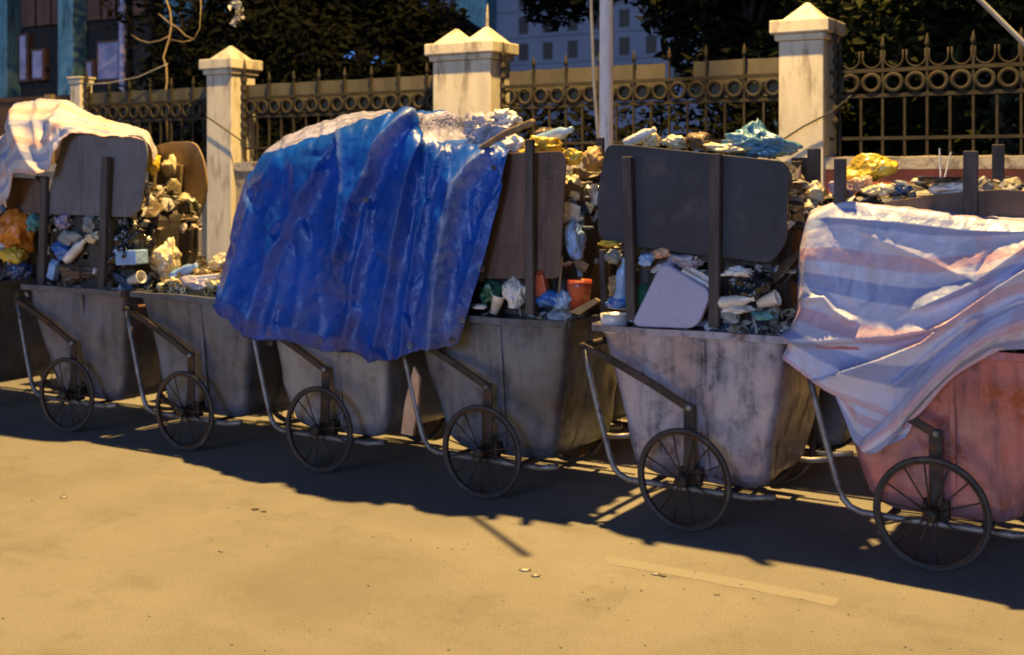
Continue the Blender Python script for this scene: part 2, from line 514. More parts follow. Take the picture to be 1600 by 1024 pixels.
# worn painted line left on the road
a = [G(945, 870), G(1100, 893), G(1310, 934), G(1300, 949), G(1180, 925), G(1090, 906), G(950, 882)]
mb = MB(); vs = []
na = 40
top = [G(945 + (1312 - 945) * i / na, 869 + 66 * (i / na) ** 1.06 + 1.2 * mn.noise(Vector((i * .22, 1, 0)))) for i in range(na + 1)]
bot = [G(950 + (1304 - 950) * i / na, 882 + 66 * (i / na) ** 1.06 + 1.6 * mn.noise(Vector((i * .22, 7, 0)))) for i in range(na + 1)]
for p in top + bot: p.z = .001
mb.add(top + bot, [(i, i + 1, na + 2 + i, na + 1 + i) for i in range(na)])
structure(obj('road_marking', mb, M['line']))
# ------------------------------------------------------------------ street lamp (gives the orange light)
LP = W(948, 276, 7.35)
lamp = thing('street_lamp', 'slim pale galvanised lamp post rising behind the carts beside the thin cable', 'street lamp', (LP.x, 7.35, .125))
mb = MB(); mb.tube([(LP.x - .01, 7.35, .125), (LP.x, 7.35, 3.5), (LP.x + .02, 7.35, 7.0), (LP.x + .03, 7.35, 10.1)], [.050, .044, .040, .034], 20); obj('pole', mb, M['pole'], lamp, True)
mb = MB(); mb.lathe([(.13, .125), (.13, .145), (.06, .15), (.055, .30)], 16, (LP.x - .01, 7.35, 0)); obj('base_plate', mb, M['pole'], lamp)
mb = MB(); mb.tube([(LP.x + .03, 7.35, 10.0), (LP.x + .03, 7.25, 10.15), (LP.x + .03, 7.0, 10.22), (LP.x + .03, 6.6, 10.24)], .026, 10); obj('arm', mb, M['pole'], lamp, True)
mb = MB(); mb.box((LP.x - .12, 6.20, 10.18), (LP.x + .18, 6.75, 10.30)); hd = obj('lamp_head', mb, M['lamp'], lamp, bevel=.03)
mb = MB(); mb.box((LP.x - .08, 6.26, 10.164), (LP.x + .14, 6.68, 10.177)); obj('lens', mb, M['lens'], hd)
ld = bpy.data.lights.new('lamp_light', 'SPOT')
ld.energy = LAMP_W; ld.color = (1.0, .630, .205)
ld.spot_size = R(140); ld.spot_blend = .4; ld.shadow_soft_size = .13
lo = put('lamp_light', None); bpy.data.objects.remove(lo)
lo = bpy.data.objects.new('lamp_light', ld); COL.objects.link(lo)
lo.location = (LP.x + .03, 6.47, 10.12)
lo.rotation_euler = (0, 0, 0)

# ------------------------------------------------------------------ boundary wall, pillars, iron fence
FC = 9.0
def tz(px, c=FC):
    return W(px, 276, c).x
P = {'a': tz(127), 'b': tz(361), 'c': tz(737), 'd': tz(1262)}
P['e'] = P['d'] + 3.0
P['z'] = P['a'] - 2.9
WT = 1.70
def pillar(x, w, label, apexes, hd=.17):
    t = thing('gate_pillar', label, 'pillar', (x, FC, .1), 'cream pillars of the boundary fence')
    hw = w / 2; k_ = hd / .17
    mb = MB(); mb.box((x - hw, FC - hd, .1), (x + hw, FC + hd, 2.56)); obj('shaft', mb, M['plaster'], t, bevel=.012)
    mb = MB(); mb.box((x - hw - .025 * k_, FC - hd - .025 * k_, 2.562), (x + hw + .025 * k_, FC + hd + .025 * k_, 2.61)); obj('moulding', mb, M['plaster'], t, bevel=.01)
    mb = MB(); mb.box((x - hw - .055 * k_, FC - hd - .055 * k_, 2.612), (x + hw + .055 * k_, FC + hd + .055 * k_, 2.64 + .075 * (k_ == 1))); obj('cap', mb, M['plaster'], t, bevel=.012)
    for ax in apexes:
        mb = MB(); s = .155
        mb.add([(x + ax - s, FC - s, 2.717), (x + ax + s, FC - s, 2.717), (x + ax + s, FC + s, 2.717), (x + ax - s, FC + s, 2.717),
                (x + ax - .012, FC - .012, 2.86), (x + ax + .012, FC - .012, 2.86), (x + ax + .012, FC + .012, 2.86), (x + ax - .012, FC + .012, 2.86)],
               [(0,1,5,4),(1,2,6,5),(2,3,7,6),(3,0,4,7),(4,5,6,7),(3,2,1,0)])
        obj('pyramid_top', mb, M['plaster'], t, bevel=.008)
    return t
pillar(P['a'], .17, 'slim flat topped pillar, thinnest of the fence, just before the teal column', (), .085)
pillar(P['b'], .34, 'cream pillar with one pyramid top between brown plywood and blue tarp', (0,))
pc = pillar(P['c'], .60, 'wide cream double pillar with two pyramid tops behind the blue tarp', (-.16, .16))
mb = MB(); q = W(764, 55, FC); mb.tube([(P['c'] + .16, FC, 2.80), (P['c'] + .163, FC, 2.98), (P['c'] + .165, FC, 3.06)], [.016, .012, .004], 8)
obj('iron_spike', mb, M['coping'], pc)
pillar(P['d'], .34, 'tall cream pillar behind the gap between dark board and striped sheet', (0,))
pillar(P['e'], .34, 'cream fence pillar at the far end of the red painted wall', (0,))

def wall_part(x0, x1, label, red=False):
    t = thing('boundary_wall', label, 'wall', ((x0 + x1) / 2, FC, .1), 'boundary wall under the iron fence')
    mb = MB(); mb.box((x0, FC - .11, .1), (x1, FC + .11, 1.60)); obj('wall', mb, M['redwall' if red else 'wall'], t)
    mb = MB()
    n = 40; vs = []
    for i in range(n + 1):
        x = x0 + (x1 - x0) * i / n
        j = [.006 * mn.noise(Vector((x * 9, k * 7.3, 1))) for k in range(4)]
        vs += [(x, FC - .135 + j[0], 1.602), (x, FC + .135, 1.602), (x, FC + .13, WT + j[1]), (x, FC - .135 + j[2], WT - .012 + j[3])]
    fs = [(3,2,1,0)] + [tuple(4 * n + k for k in (0,1,2,3))]
    for i in range(n):
        for k in range(4):
            k2 = (k + 1) % 4
            fs.append((4*i+k, 4*i+k2, 4*i+4+k2, 4*i+4+k))
    mb.add(vs, fs); obj('coping', mb, M['coping'], t)
    return t
seg = [('z', 'a', .17, .09, 'dark plastered wall before the teal building, beyond the slim flat topped pillar'),
       ('a', 'b', .09, .17, 'ochre plastered wall behind the plywood, before the bare climbing vine'),
       ('b', 'c', .17, .30, 'plastered wall between single and double pillar, behind the blue tarp'),
       ('c', 'd', .30, .17, 'plastered wall behind the lamp post and charcoal board'),
       ('d', 'e', .17, .17, 'low wall painted orange red with chipped pale coping')]
PANEL = {}
def unit(name, build, mat, smooth=False):
    if name not in PANEL:
        b = MB(); build(b); me = mesh(name, b, smooth); me.materials.append(M[mat]); PANEL[name] = me
    return PANEL[name]
SP = .157
def ubar(b): b.box((-.009, -.009, 0), (.009, .009, 2.15 - WT))
def ubar_long(b): b.box((-.009, -.009, 0), (.009, .009, 2.48 - WT))
def uspike(b): b.lathe([(.009, 0), (.017, .014), (.019, .03), (.012, .06), (.002, .10)], 8)
def uring(b):
    n = 24; ro, ri, d = .0745, .046, .009
    vs = []; fs = []
    for k in range(n):
        a = 2 * PI * k / n
        for r, y in ((ro, -d), (ro, d), (ri, d), (ri, -d)):
            vs.append((r * math.cos(a), y, r * math.sin(a)))
    for k in range(n):
        k2 = (k + 1) % n
        for j in range(4):
            j2 = (j + 1) % 4
            fs.append((4*k+j, 4*k+j2, 4*k2+j2, 4*k2+j))
    b.add(vs, fs)
def uscroll(b):
    pts = [(.066 * math.cos(a), 0, .07 + .066 * math.sin(a)) for a in [PI * (1.0 + k / 14) for k in range(15)]]
    pts = [(-.066, 0, .13)] + pts + [(.066, 0, .13)]
    b.tube(pts, .007, 6)
def fence_panel(x0, x1, label, sheets):
    t = thing('iron_fence', label, 'fence', ((x0 + x1) / 2, FC, WT), 'iron fence panels on the boundary wall')
    L = x1 - x0; n = int(L / SP); s = (L - n * SP) / 2
    ox = -L / 2
    for z, h in ((1.83, .012), (2.142, .014), (2.325, .014)):
        b = MB(); b.box((x0, FC - .012, z - h), (x1, FC + .012, z + h)); obj('rail', b, M['iron'], t)
    for i in range(n + 1):
        x = ox + s + i * SP
        long = i % 2 == 0
        put('bar', unit('bar_long' if long else 'bar', ubar_long if long else ubar, 'iron'), parent=t, loc=(x, .0, 0))
        if long:
            put('spike', unit('spike', uspike, 'iron', True), parent=t, loc=(x, 0, 2.48 - WT))
        if i < n:
            put('ring', unit('ring', uring, 'iron', True), parent=t, loc=(x + SP / 2, -.0125, 2.2335 - WT))
            if not sheets:
                put('scroll', unit('scroll', uscroll, 'iron', True), parent=t, loc=(x + SP / 2, 0, 2.34 - WT))
    for a, z in sheets:
        b = MB(); xa = x0 + a * L; xb = x0 + z * L
        nn = 40; vs = []
        for i in range(nn + 1):
            x = xa + (xb - xa) * i / nn
            yy = FC + .028 + .006 * math.sin(x * 21)
            e = .008 * mn.noise(Vector((x * 4, 3, 3)))
            vs += [(x, yy, 2.17), (x, yy, 2.462 + e), (x, yy + .004, 2.462 + e), (x, yy + .004, 2.17)]
        fs = []
        for i in range(nn):
            for k in range(4):
                k2 = (k + 1) % 4
                fs.append((4*i+k, 4*i+k2, 4*i+4+k2, 4*i+4+k))
        b.add(vs, fs); obj('tin_sheet', b, M['tin'], t)
    # forged ornament beside the pillar
    b = MB()
    for k in range(7):
        z = 1.92 + k * .09
        b.lathe([(.010, z), (.024, z + .03), (.024, z + .045), (.010, z + .075)], 8, (x0 + .055, FC - .05, 0))
    b.lathe([(.014, 2.55), (.026, 2.60), (.003, 2.72)], 8, (x0 + .055, FC - .05, 0))
    b.tube([(x0 + .055, FC - .05, 1.72), (x0 + .055, FC - .05, 2.56)], .011, 8)
    obj('ornament_post', b, M['iron'], t)
    return t
for i, (a, z, da, dz, lab) in enumerate(seg):
    wall_part(P[a] + da, P[z] - dz, lab, red=(i == 4))
fence_panel(P['a'] + .09, P['b'] - .17, 'dark iron fence panel with tin sheet behind the bare climbing vine side', [(0, 1)])
PANEL_LAB = None
fence_panel(P['b'] + .17, P['c'] - .30, 'iron fence panel with ring row and one long tin sheet, above the blue tarp', [(0.0, .985)])
fence_panel(P['c'] + .30, P['d'] - .17, 'iron fence panel with two tin sheets and a gap, behind the lamp post', [(.03, .605), (.70, 1)])
fence_panel(P['d'] + .17, P['e'] - .17, 'open iron fence panel with scrolls and no tin sheet, above the red wall', [])
for o in COL.objects:
    if o.get('label', '').startswith('dark iron fence panel'):
        o['label'] = 'dim iron fence panel with tin sheet, above the round plywood'
# brown sheet metal gate further along
gt = thing('sheet_gate', 'dark brown sheet metal gate before the teal building', 'gate', ((P['z'] + P['a']) / 2, FC, WT))
for i in range(6):
    xa = P['z'] + .2 + i * (P['a'] - .2 - P['z'] - .2) / 6
    b = MB(); b.box((xa + .006, FC - .02, WT + .02), (xa + (P['a'] - P['z'] - .4) / 6 - .006, FC + .02 + .004 * (i % 2), 2.40)); obj('gate_panel', b, M['browntin'], gt)
b = MB(); b.box((P['z'] + .17, FC - .035, 2.402), (P['a'] - .17, FC + .035, 2.45)); obj('top_rail', b, M['browntin'], gt)
q = W(74, 150, 8.9)
b = MB(); b.box((q.x - .05, 8.90, WT), (q.x + .05, 8.96, 2.46)); tag(obj('gate_post', b, M['board_warm']), 'short tan post standing against the brown sheet gate', 'post')

# ------------------------------------------------------------------ background behind the fence
def building_left():
    c = 13.0
    t = thing('building', 'old building with teal columns and brown shutters beyond the fence', 'building', (W(100, 276, c).x, c, 0))
    x = lambda px: W(px, 276, c).x
    z = lambda px, py: W(px, py, c).z
    xl, xr = x(-160), x(232)
    b = MB(); b.box((xl, c + .05, 0), (xr, c + .3, 7.5)); obj('wall', b, M['darkwall'], t)
    for p0, p1 in ((-95, -70), (0, 31), (110, 134)):
        b = MB(); b.box((x(p0), c - .25, 0), (x(p1), c + .04, 7.4)); obj('column', b, M['tealwall'], t, bevel=.02)
    for a0, a1, n in ((-66, -3, 5), (34, 107, 6), (137, 196, 5), (208, 230, 2)):
        for i in range(n):
            xa = x(a0) + (x(a1) - x(a0)) * i / n; xb = x(a0) + (x(a1) - x(a0)) * (i + 1) / n
            b = MB(); b.box((xa + .012, c - .02 - .02 * (i % 2), z(70, 40)), (xb - .012, c + .045, 7.3)); obj('shutter_panel', b, M['shutter'], t)
    for a0, a1, y0, y1 in ((34, 49, 48, 125), (54, 74, 74, 124), (138, 152, 98, 130), (156, 194, 70, 132)):
        b = MB(); b.box((x(a0), c - .06, z(100, y1)), (x(a1), c + .045, z(100, y0))); f = obj('window', b, M['shutter'], t)
        b = MB(); b.box((x(a0) + .05, c - .075, z(100, y1) + .04), (x(a1) - .05, c - .062, z(100, y0) - .04)); obj('pane', b, M['lilac'], f)
    b = MB(); b.tube([(x(201), c - .12, 0), (x(201), c - .12, 7.3)], .055, 10); obj('drain_pipe', b, M['lilac'], t, True)
building_left()

def building_far():
    c = 92.0
    x = lambda px: W(px, 276, c).x
    z = lambda px, py: W(px, py, c).z
    t = thing('apartment_block', 'distant blue grey apartment block with rows of dark windows', 'building', (x(900), c, 0))
    xl, xr = x(560), x(1130)
    b = MB(); b.box((xl, c, 0), (xr, c + 10, 34)); obj('wall', b, M['facade'], t)
    b = MB(); b.box((x(728), c - 1.6, 0), (x(776), c - .02, 34)); obj('stair_tower', b, M['tealwall'], t)
    me = None
    px = 705
    dx = x(856) - x(818)
    x0 = x(818)
    for i in range(-6, 9):
        xa = x0 + i * dx
        if x(722) < xa < x(782): continue
        for k in range(6):
            zz = z(850, 80) + (k - 1) * (z(850, 38) - z(850, 80))
            b = MB(); b.box((xa - .48, c - .03, zz - .75), (xa + .48, c + .05, zz + .75)); f = obj('window', b, M['farwin'], t)
            b = MB(); b.box((xa - .6, c - .12, zz - .87), (xa + .6, c - .001, zz - .77)); obj('sill', b, M['facade'], f)
    for k in range(5):
        zz = z(850, 80) + (k - .42) * (z(850, 38) - z(850, 80))
        b = MB(); b.box((x(778), c - .15, zz - .1), (xr, c - .001, zz + .1)); obj('string_course', b, M['facade'], t)
building_far()

def shed():
    c = 26.0
    x = lambda px: W(px, 276, c).x
    z = lambda px, py: W(px, py, c).z
    t = thing('shed', 'dark low building with small blue lit windows between the trees', 'building', (x(520), c, 0))
    b = MB(); b.box((x(210), c, 0), (x(650), c + 3, z(560, 40))); obj('wall', b, M['darkwall'], t)
    b = MB(); b.add([(x(205), c - .5, z(560, 40)), (x(654), c - .5, z(560, 40)), (x(654), c + 3.5, z(560, 40)), (x(205), c + 3.5, z(560, 40)),
                     (x(205), c + 1.5, z(560, 10)), (x(654), c + 1.5, z(560, 10))], [(0,1,5,4),(2,3,4,5),(1,2,5),(3,0,4),(3,2,1,0)]); obj('roof', b, M['darkwall'], t)
    for px, py, w, h in ((483, 80, 34, 13), (549, 88, 18, 13), (592, 97, 22, 20), (636, 106, 14, 14), (288, 98, 16, 8)):
        b = MB(); b.box((x(px - w / 2) - .05, c - .06, z(px, py + h / 2) - .05), (x(px + w / 2) + .05, c - .002, z(px, py - h / 2) + .05)); f = obj('window', b, M['shutter'], t)
        b = MB(); b.box((x(px - w / 2), c - .075, z(px, py + h / 2)), (x(px + w / 2), c - .062, z(px, py - h / 2))); obj('pane', b, M['bluewin'], f)
shed()

def leaves(mb, cen, rad, n, size, r):
    cx, cy, cz = cen
    for _ in range(n):
        while True:
            p = Vector((r.uniform(-1, 1), r.uniform(-1, 1), r.uniform(-1, 1)))
            if .25 < p.length < 1: break
        p = Vector((cx + p.x * rad[0], cy + p.y * rad[1], cz + p.z * rad[2]))
        a = Vector((r.gauss(0, 1), r.gauss(0, 1), r.gauss(0, .6))).normalized()
        b = a.cross(Vector((r.gauss(0, 1), r.gauss(0, 1), r.gauss(0, 1)))).normalized()
        s = size * r.uniform(.6, 1.4)
        nrm = a.cross(b) * (s * .25)
        mb.add([p - a * s, p + b * s * .42 + nrm, p + a * s, p - b * s * .42 + nrm], [(0, 1, 2), (0, 2, 3)])

def tree(px, c, cz, rad, trunk_h, label, n=16, leafn=260, mat='leaf', size=.075, seed=1, dx=0.0, tr=.13):
    r = random.Random(seed)
    x = W(px, 276, c).x
    t = thing('tree', label, 'tree', (x, c, -.05), 'dark trees beyond the fence')
    b = MB()
    pts = [(x, c, -.05)]; rs = [tr]
    for i in range(1, 6):
        pts.append((x + r.uniform(-.12, .12), c + r.uniform(-.12, .12), trunk_h * i / 5)); rs.append(tr * (1 - .11 * i))
    b.tube(pts, rs, 8)
    top = Vector(pts[-1]); cen = []
    for i in range(n):
        while True:
            q = Vector((r.uniform(-1, 1), r.uniform(-1, 1), r.uniform(-1, 1)))
            if q.length < 1: break
        q = Vector((x + dx + q.x * rad[0], c + q.y * rad[1], cz + q.z * rad[2])); cen.append(q)
        if i < 8:
            mid = (top + q) / 2 + Vector((0, 0, .15))
            b.tube([top - Vector((0, 0, r.uniform(0, .6))), mid, q], [.05 * tr / .13, .035 * tr / .13, .012], 6)
    obj('trunk', b, M['bark'], t, True)
    b = MB()
    for q in cen:
        k = r.uniform(.35, .75) * min(rad)
        leaves(b, q, (k * 1.3, k * 1.2, k), leafn, size, r)
    obj('crown', b, M[mat], t)
    return t
tree(300, 12.2, 4.4, (1.5, 1.2, 1.9), 3.2, 'dark tree behind the bare climbing vine, beyond the dim fence panel', 18, 420, seed=3)
tree(452, 12.8, 4.2, (1.7, 1.2, 1.8), 3.0, 'dense dark tree behind the fence, next to the single cream pillar', 20, 420, seed=4)
tree(500, 13.4, 4.8, (1.0, 1.2, 1.8), 3.3, 'dark tree behind the fence, next to the wide double pillar', 20, 420, seed=5)
tree(612, 14.0, 4.4, (.8, .8, 1.9), 3.0, 'narrow black tree close to the wide double pillar', 16, 420, seed=15)
tree(953, 13.0, 4.05, (.75, .8, .45), 4.0, 'thin leafy tree before the distant apartment block', 11, 260, seed=6, dx=-.55, tr=.05)
tree(1185, 11.8, 4.2, (.9, 1.1, 1.9), 3.0, 'broad black tree between lamp post and tall pillar', 22, 420, seed=7)
tree(1235, 13.2, 4.3, (1.2, 1.1, 2.0), 3.0, 'dark tree standing behind the tall pillar', 16, 400, seed=8)
tree(1400, 11.4, 3.4, (1.1, 1.0, 1.9), 2.6, 'olive green tree behind the open fence above the red wall', 22, 420, 'leaf2', seed=9)
tree(1560, 11.0, 3.4, (1.2, 1.0, 1.9), 2.6, 'olive green tree behind the slanting pale cable', 22, 420, 'leaf2', seed=10)
tree(1760, 11.4, 3.4, (1.3, 1.0, 1.9), 2.6, 'olive tree beyond the far end of the red wall', 14, 320, 'leaf2', seed=12)
# undergrowth that closes the view below the crowns
b = MB(); r = random.Random(5)
for i in range(90):
    px = -100 + 2000 * i / 90
    q = W(px, 276, 10.6 + r.uniform(0, 1.6))
    leaves(b, (q.x, q.y, r.uniform(.8, 2.2)), (.5, .4, .55), 150, .07, r)
o = obj('undergrowth', b, M['leaf']); o['kind'] = 'stuff'; o['label'] = 'dark undergrowth filling the garden behind the fence'
b = MB()
for i in range(120):
    px = -150 + 2100 * i / 120
    if 600 < px < 1130:
        zz = r.uniform(.4, 1.2)
    else:
        zz = r.uniform(1.0, 6.5)
    q = W(px, 276, 20 + r.uniform(0, 4))
    leaves(b, (q.x, q.y, zz), (1.3, .8, 1.0), 150, .16, r)
o = obj('treeline', b, M['leaf']); o['kind'] = 'stuff'; o['label'] = 'black mass of trees far behind the fence'

# bare vine
vt = thing('climbing_vine', 'bare ochre vine with curling stems behind the dim fence', 'plant', (W(263, 130, 9.5).x, 9.5, 1.5))
def vine(pts, r0, r1):
    q = [W(a, b_, 9.5) for a, b_ in pts]
    b = MB(); b.tube(q, [r0 + (r1 - r0) * i / (len(q) - 1) for i in range(len(q))], 7)
    return b
obj('stem', vine([(262, 220), (258, 150), (261, 128), (260, 105), (255, 90), (264, 62), (268, 40), (266, 18), (258, -5), (250, -40)], .013, .009), M['vine'], vt, True)
obj('stem', vine([(266, 56), (250, 64), (232, 67), (216, 62), (205, 54)], .009, .005), M['vine'], vt, True)
obj('stem', vine([(248, 22), (262, 34), (278, 44), (290, 56), (303, 62), (312, 45), (314, 10), (312, -30)], .008, .006), M['vine'], vt, True)
obj('stem', vine([(266, 62), (285, 66), (300, 63)], .006, .005), M['vine'], vt, True)
# pale hanging blossoms
b = MB()
r = random.Random(3)
for i in range(9):
    q = W(370 + r.uniform(-7, 7), -14 + i * 6, 10.2)
    leaves(b, q, (.05, .05, .05), 12, .035, r)
b.tube([W(364, -60, 10.2), W(368, -20, 10.2), W(373, 30, 10.2)], .006, 5)
tag(obj('blossom_cluster', b, M['blossom']), 'pale hanging blossom cluster high above the single cream pillar', 'plant')

# cables
def cable(pts, c, rad, mat, label):
    q = [W(a, b_, c) for a, b_ in pts]
    fine = []
    for i in range(len(q) - 1):
        for k in range(6): fine.append(q[i].lerp(q[i + 1], k / 6))
    fine.append(q[-1])
    b = MB(); b.tube(fine, rad, 6)
    return tag(obj('cable', b, M[mat], None, True), label, 'cable')
cable([(921, -200), (924, 20), (928, 130), (936, 240), (938, 420)], 6.93, .011, 'cable', 'pale cable running down alongside the lamp post')
cable([(1400, -120), (1527, -4), (1600, 68), (1740, 205)], 6.6, .015, 'cable', 'pale cable slanting across the trees above the open fence')
cable([(1205, 230), (1255, 198), (1302, 174), (1330, 150)], 8.78, .007, 'darkcable', 'thin dark wire slanting across the tall cream pillar')
cable([(322, 182), (352, 203), (390, 229)], 8.78, .007, 'darkcable', 'thin dark wire slanting across the single cream pillar')
cable([(112, 122), (135, 132), (170, 130), (215, 121), (262, 100)], 8.95, .006, 'cable', 'thin pale wire sagging from the slim flat topped pillar')

# ------------------------------------------------------------------ rubbish carts
WC = 4.92
def curve(tab, z):
    for (z0, a), (z1, b_) in zip(tab, tab[1:]):
        if z <= z1: return a + (b_ - a) * max(0, (z - z0) / (z1 - z0))
    return tab[-1][1]
XL = [(.19, -.19), (.205, -.235), (.235, -.275), (.28, -.30), (.38, -.325), (.55, -.36), (.86, -.435)]
XR = [(.19, .25), (.205, .30), (.24, .325), (.30, .338), (.55, .37), (.86, .425)]
def cart_body(x, seed, rz=.86):
    zs = [.19, .198, .207, .22, .24, .265, .30, .36, .43, .50, .57, .64, .70, .76, .81, .845, rz]
    rows = []
    for z in zs:
        k = (z - .19) / .67
        xl, xr = curve(XL, z), curve(XR, z)
        y0, y1 = .135 - .075 * k, .74 + .07 * k
        if z < .24: y0 += .03 * (1 - (z - .19) / .05); y1 -= .03 * (1 - (z - .19) / .05)
        rc = .045
        loop = []
        cs = [(xl + rc, y0 + rc, PI), (xr - rc, y0 + rc, 1.5 * PI), (xr - rc, y1 - rc, 0), (xl + rc, y1 - rc, .5 * PI)]
        cor = []
        for cx, cy, a0 in cs:
            cor.append([(cx + rc * math.cos(a0 + PI / 2 * j / 4), cy + rc * math.sin(a0 + PI / 2 * j / 4)) for j in range(5)])
        for i in range(4):
            loop += cor[i]
            a = cor[i][-1]; b_ = cor[(i + 1) % 4][0]
            n = 14 if i % 2 == 0 else 8
            for j in range(1, n): loop.append((a[0] + (b_[0] - a[0]) * j / n, a[1] + (b_[1] - a[1]) * j / n))
        rows.append([(px, py, z) for px, py in loop])
    m = len(rows[0]); vs = []
    for i, row in enumerate(rows):
        for (px, py, pz) in row:
            q = Vector((px * 2.6 + seed * 11, py * 2.6, pz * 2.6))
            amp = .030 * (1 - .6 * (pz > .8))
            d = amp * mn.noise(q) + .011 * mn.noise(q * 3.1) + .004 * mn.noise(q * 8)
            nx, ny = (px, (py - .43))
            l = math.hypot(nx, ny)
            vs.append((x + px + d * nx / l, WC + py + d * ny / l, pz))
    fs = [tuple(range(m - 1, -1, -1))]
    for i in range(len(rows) - 1):
        for k in range(m):
            k2 = (k + 1) % m
            fs.append((i*m+k, i*m+k2, (i+1)*m+k2, (i+1)*m+k))
    b = MB(); b.add(vs, fs)
    return b

WH = {}
def wheel(parent, x, y):
    if not WH:
        b = MB(); n = 56
        b.tube([(.214 * math.cos(2*PI*k/n), 0, .214 * math.sin(2*PI*k/n)) for k in range(n)], .0115, 10, True)
        WH['tyre'] = mesh('tyre', b, True); WH['tyre'].materials.append(M['tyre'])
        b = MB()
        vs = []; fs = []
        for k in range(n):
            a = 2*PI*k/n
            for r_, yy in ((.206, -.013), (.206, .013), (.196, .009), (.196, -.009)):
                vs.append((r_ * math.cos(a), yy, r_ * math.sin(a)))
        for k in range(n):
            k2 = (k + 1) % n
            for j in range(4): fs.append((4*k+j, 4*k+(j+1)%4, 4*k2+(j+1)%4, 4*k2+j))
        b.add(vs, fs)
        WH['rim'] = mesh('rim', b); WH['rim'].materials.append(M['rust'])
        b = MB(); b.lathe([(.014, -.045), (.026, -.04), (.030, -.02), (.022, 0), (.030, .02), (.026, .04), (.014, .045)], 14, (0,0,0), 'y')
        WH['hub'] = mesh('hub', b, True); WH['hub'].materials.append(M['rust'])
        b = MB(); b.tube([(.024, 0, 0), (.197, 0, 0)], .0036, 6)
        WH['spoke'] = mesh('spoke', b, True); WH['spoke'].materials.append(M['rust'])
    w = put('wheel', WH['tyre'], None, parent, (x, y, .23), (rnd.uniform(-.035, .035), rnd.uniform(0, 6.28), rnd.uniform(-.05, .05)))
    put('rim', WH['rim'], None, w); put('hub', WH['hub'], None, w)
    for k in range(14):
        put('spoke', WH['spoke'], None, w, (0, -.012 if k % 2 else .012, 0), (0, 2 * PI * k / 14, 0))
    return w

def cart(x, label, mat, seed, stakes=()):
    t = thing('rubbish_cart', label, 'handcart', (x, WC, 0), 'rubbish carts in a row along the kerb')
    o = obj('body', cart_body(x, seed), mat, t, True, solid=.006)
    # rolled rim
    b = MB(); r = random.Random(seed)
    for a0, a1 in (((-.46, .035), (.45, .035)), ((.44, .04), (.44, .83)), ((.45, .825), (-.46, .825)), ((-.45, .83), (-.45, .04))):
        n = 10; pts = []
        for i in range(n + 1):
            k = i / n
            pts.append((x + a0[0] + (a1[0] - a0[0]) * k + r.uniform(-.004, .004), WC + a0[1] + (a1[1] - a0[1]) * k + r.uniform(-.004, .004), .862 + .008 * mn.noise(Vector((k * 3 + seed, a0[0], 5)))))
        for p, q in zip(pts, pts[1:]): b.bar(p, q, .034, .030, (0, 0, 1))
    obj('rim', b, mat, t)
    for yy, nm in ((.035, 0), (.845, 1)):
        # flat push bar from the hinge up to the handle
        b = MB(); pts = [(x + .015, WC + yy, .535), (x - .16, WC + yy, .625), (x - .36, WC + yy, .715), (x - .52, WC + yy, .772)]
        for p, q in zip(pts, pts[1:]): b.bar(p, q, .034, .016)
        obj('push_bar', b, M['rust'], t, bevel=.003)
        b = MB(); pts = [(x - .505, WC + yy, .765), (x - .47, WC + yy, .62), (x - .415, WC + yy, .42), (x - .375, WC + yy, .285), (x - .355, WC + yy, .235),
                         (x - .325, WC + yy, .205), (x - .28, WC + yy, .188), (x - .10, WC + yy, .185), (x + .30, WC + yy, .183), (x + .40, WC + yy, .20)]
        b.tube(pts, .0135, 10); obj('leg_tube', b, M['tubegrey'], t, True)
        b = MB(); b.box((x - .018, WC + yy + .005, .20), (x + .034, WC + yy + .017, .555)); b.box((x - .045, WC + yy + .018, .19), (x + .055, WC + yy + .06, .27))
        obj('axle_bracket', b, M['rust'], t, bevel=.004)
        b = MB(); b.lathe([(.009, -.010), (.015, -.005), (.015, .012)], 12, (x + .012, WC + yy - .008, .54), 'y'); obj('hinge_bolt', b, M['tubegrey'], t, True)
        wheel(t, .0, 0.0 if nm == 0 else .885)
    b = MB(); b.tube([(x - .512, WC + .02, .772), (x - .512, WC + .86, .772)], .017, 10); obj('handle', b, M['rust'], t, True)
    b = MB(); b.tube([(x, WC - .05, .23), (x, WC + .935, .23)], .013, 10); obj('axle', b, M['rust'], t, True)
    b = MB()
    for xx in (-.17, .2): b.bar((x + xx, WC + .04, .188), (x + xx, WC + .845, .188), .03, .012, (0, 0, 1))
    obj('cross_bar', b, M['rust'], t)
    # vertical stiffening strip and riveted seam on the near side
    b = MB(); b.bar((x + .065, WC + .055, .83), (x + .062, WC + .118, .24), .022, .012); obj('side_strip', b, mat, t, bevel=.003)
    for st in stakes:
        (a, bb, c, w, mt) = st
        b = MB(); b.bar(W(a[0], a[1], c), W(bb[0], bb[1], c), w, .03); obj('stake', b, M[mt], t, bevel=.004)
    return t

CX = [W(p, 276, WC).x for p in (-85, 104, 288, 498, 752, 1068, 1455)]
paint = [cart_paint('cart_paint_far', (.16,.17,.21), (.12,.12,.14), g=.5, r=.2, seed=1),
         cart_paint('cart_paint_slate', (.18,.185,.23), (.13,.13,.155), g=.5, r=.25, seed=2),
         cart_paint('cart_paint_steel', (.17,.20,.27), (.12,.13,.165), g=.5, r=.25, seed=3),
         cart_paint('cart_paint_pale', (.27,.285,.33), (.21,.215,.245), g=.4, r=.25, seed=4),
         cart_paint('cart_paint_galvanised', (.15,.185,.26), (.095,.10,.12), g=.65, r=.25, seed=5, rough=.30),
         cart_paint('cart_paint_lilac', (.40,.42,.58), (.37,.31,.36), g=.72, r=.36, seed=6, rough=.27),
         cart_paint('cart_paint_pink', (.52,.19,.21), (.46,.25,.28), g=.55, r=.70, rust=(.30,.07,.02), seed=7, rough=.18)]
